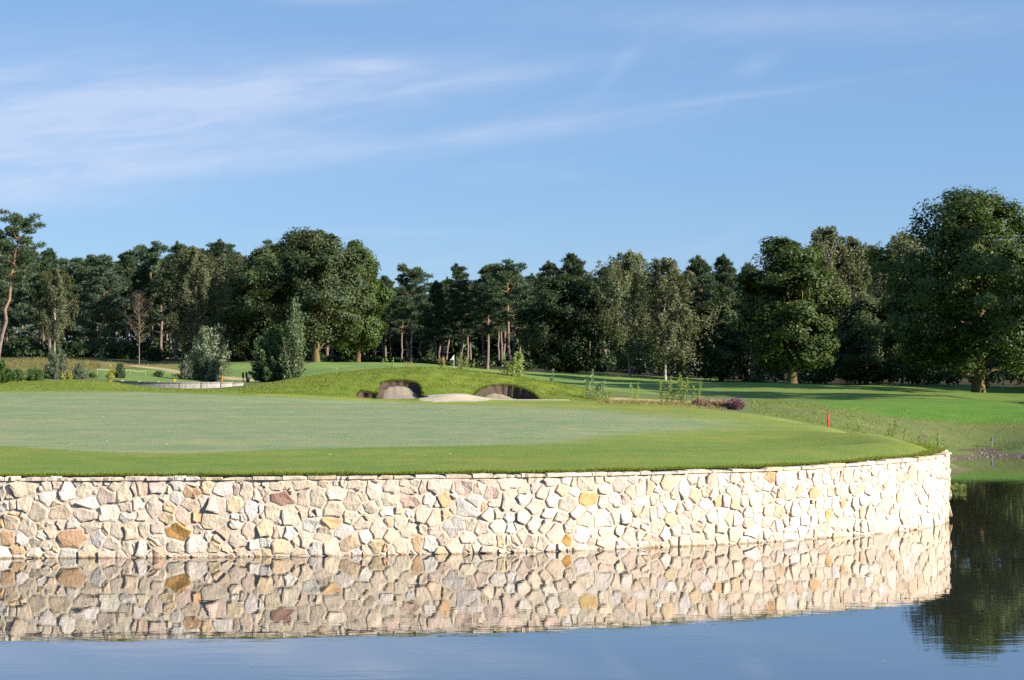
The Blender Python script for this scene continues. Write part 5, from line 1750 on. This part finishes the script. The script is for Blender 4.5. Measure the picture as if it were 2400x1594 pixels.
def tee_posts():
    for k, (px, top, lab) in enumerate([(570, 873, 'narrow dark board on a post, left of the pair by the sandy path'), (578, 872, 'narrow dark board on a post, right of the pair by the sandy path')]):
        x, y, z = surf(px, 101)
        ht = H + (HY - top) * y / F - z
        o = empty('sign_post', (x, y, z))
        tag(o, lab, 'post', 'dark posts by the path')
        m = MB()
        m.box((0, 0, ht * 0.45 - 0.05), (0.045, 0.045, ht * 0.9 + 0.1))
        link('post', m.mesh('sign_post_leg'), o, M['black'])
        m = MB()
        m.box((0, -0.035, ht * 0.72), (0.11, 0.025, ht * 0.55), 0)
        link('board', m.mesh('sign_board'), o, M['black'])
    x, y, z = surf(581, 100.4)
    o = empty('waste_bin', (x, y, z))
    tag(o, 'small dark bin beside the pair of posts by the path', 'bin')
    m = MB()
    m.tube([(0, 0, 0), (0, 0, 0.02), (0, 0, 0.24), (0, 0, 0.26)], [0.085, 0.095, 0.11, 0.105], 12)
    link('body', m.mesh('bin_body', True), o, M['black'])
    m = MB()
    m.tube([(0, 0, 0.255), (0, 0, 0.285), (0, 0, 0.29)], [0.115, 0.115, 0.002], 12)
    link('lid', m.mesh('bin_lid', True), o, M['black'])
    x, y, z = surf(410, 90.6)
    zt = H - (888 - HY) * 90.6 / F
    o = empty('yellow_marker', (x, y, zt - 0.22))
    tag(o, 'small yellow marker box on the concrete retaining wall', 'marker')
    m = MB()
    m.box((0, 0, 0.15), (0.10, 0.08, 0.14))
    link('box', m.mesh('marker_box'), o, M['yellow'])
    m = MB()
    m.tube([(0, 0, -0.15), (0, 0, 0.10)], [0.022, 0.022], 8)
    link('stem', m.mesh('marker_stem'), o, M['yellow'])
    x, y, z = surf(521, 92.0)
    o = empty('orange_stake', (x, y, z))
    tag(o, 'thin orange stake at the right end of the concrete wall', 'stake')
    zt = H - (881 - HY) * 92 / F - z
    m = MB()
    m.tube([(0, 0, -0.1), (0, 0, zt * 0.7), (0, 0, zt)], [0.018, 0.018, 0.012], 8)
    link('post', m.mesh('orange_post', True), o, M['orange'])
    m = MB()
    m.tube([(0, 0, zt - 0.10), (0, 0, zt - 0.02), (0, 0, zt + 0.004)], [0.026, 0.026, 0.01], 8)
    link('cap', m.mesh('orange_cap', True), o, M['orange'])


tee_posts()


def litter():
    rng = np.random.default_rng(12)
    P = []
    for _ in range(150):
        px, D = rng.uniform(-40, 1900), rng.uniform(40, 72)
        x = (px - CX) / F * D
        if x > 8.5:
            continue
        P.append((x, D))
    for px, py in ((686, 1027), (709, 1025), (780, 1021), (779, 1027), (804, 1023), (768, 1028), (655, 1030), (995, 1068), (665, 1067), (318, 1016), (170, 1040)):
        D = 45.0
        for _ in range(20):
            x = (px - CX) / F * D
            z = lz(x, D)
            D = (H - z) * F / (py - HY) * 0.5 + D * 0.5
        for _ in range(4):
            P.append(((px - CX) / F * D + rng.normal(0, 0.03), D + rng.normal(0, 0.12)))
    P = np.array(P)
    Z = land_z(P[:, 0], P[:, 1]) + 0.012
    nn = unit(rng.normal(0, 0.35, (len(P), 3)) + np.array([0, 0, 1]))
    L = rng.uniform(0.010, 0.030, len(P))
    V, Q = leaf_quads(rng, np.concatenate([P, Z[:, None]], 1), nn, L, L * 0.6)
    o = link('leaf_litter', quads('leaf_litter', V, Q), None, M['litter'])
    tag(o, 'pale bits of dry leaf scattered over the green', 'leaves', kind='stuff')


litter()


def shore_stones():
    rng = np.random.default_rng(19)
    MBs = MB()
    n = 0
    for _ in range(4000):
        x, y = rng.uniform(14, 34), rng.uniform(68, 84)
        z = lz(x, y) if n < 420 else 9
        if not (-0.03 < z < 0.09):
            continue
        n += 1
        r = rng.uniform(0.02, 0.06) * (1.6 if rng.random() < 0.1 else 1)
        k = 5
        a = np.linspace(0, 6.28, k, endpoint=False) + rng.uniform(0, 6)
        rr = r * rng.uniform(0.7, 1.3, k)
        lo = np.stack([x + np.cos(a) * rr * 1.3, y + np.sin(a) * rr, np.full(k, z - 0.02)], 1)
        hi = np.stack([x + np.cos(a) * rr * 0.7, y + np.sin(a) * rr * 0.55, z + r * rng.uniform(0.3, 0.65, k)], 1)
        q = [[i, (i + 1) % k, k + (i + 1) % k, k + i] for i in range(k)] + [[k, k + 1, k + 2, k + 3], [k, k + 3, k + 4, k]][:1]
        MBs.add(np.concatenate([lo, hi]), q)
    o = link('pebbles', MBs.mesh('pebbles'), None, M['pebble'])
    tag(o, 'brown pebbles and clods along the far waterline', 'pebbles', kind='stuff')


shore_stones()


def floating_bits():
    rng = np.random.default_rng(23)
    P = [((px - CX) / F * H * F / (py - HY), H * F / (py - HY), 0.004) for px, py in
         ((152, 1548), (158, 1555), (362, 1545), (100, 1566), (590, 1558), (1640, 1540), (1776, 1548), (1909, 1549), (2070, 1551), (1935, 1568), (930, 1530), (1250, 1572), (700, 1520), (2290, 1500))]
    P = np.array(P)
    L_ = rng.uniform(0.008, 0.022, len(P))
    V, Q = leaf_quads(rng, P, np.tile([0.0, 0.0, 1.0], (len(P), 1)), L_, L_ * 0.5)
    V[:, 2] += rng.uniform(0, 0.003, len(V))
    o = link('floating_leaves', quads('floating_leaves', V, Q), None, M['litter'])
    tag(o, 'a few pale leaf bits floating on the pond', 'leaves', kind='stuff')


floating_bits()
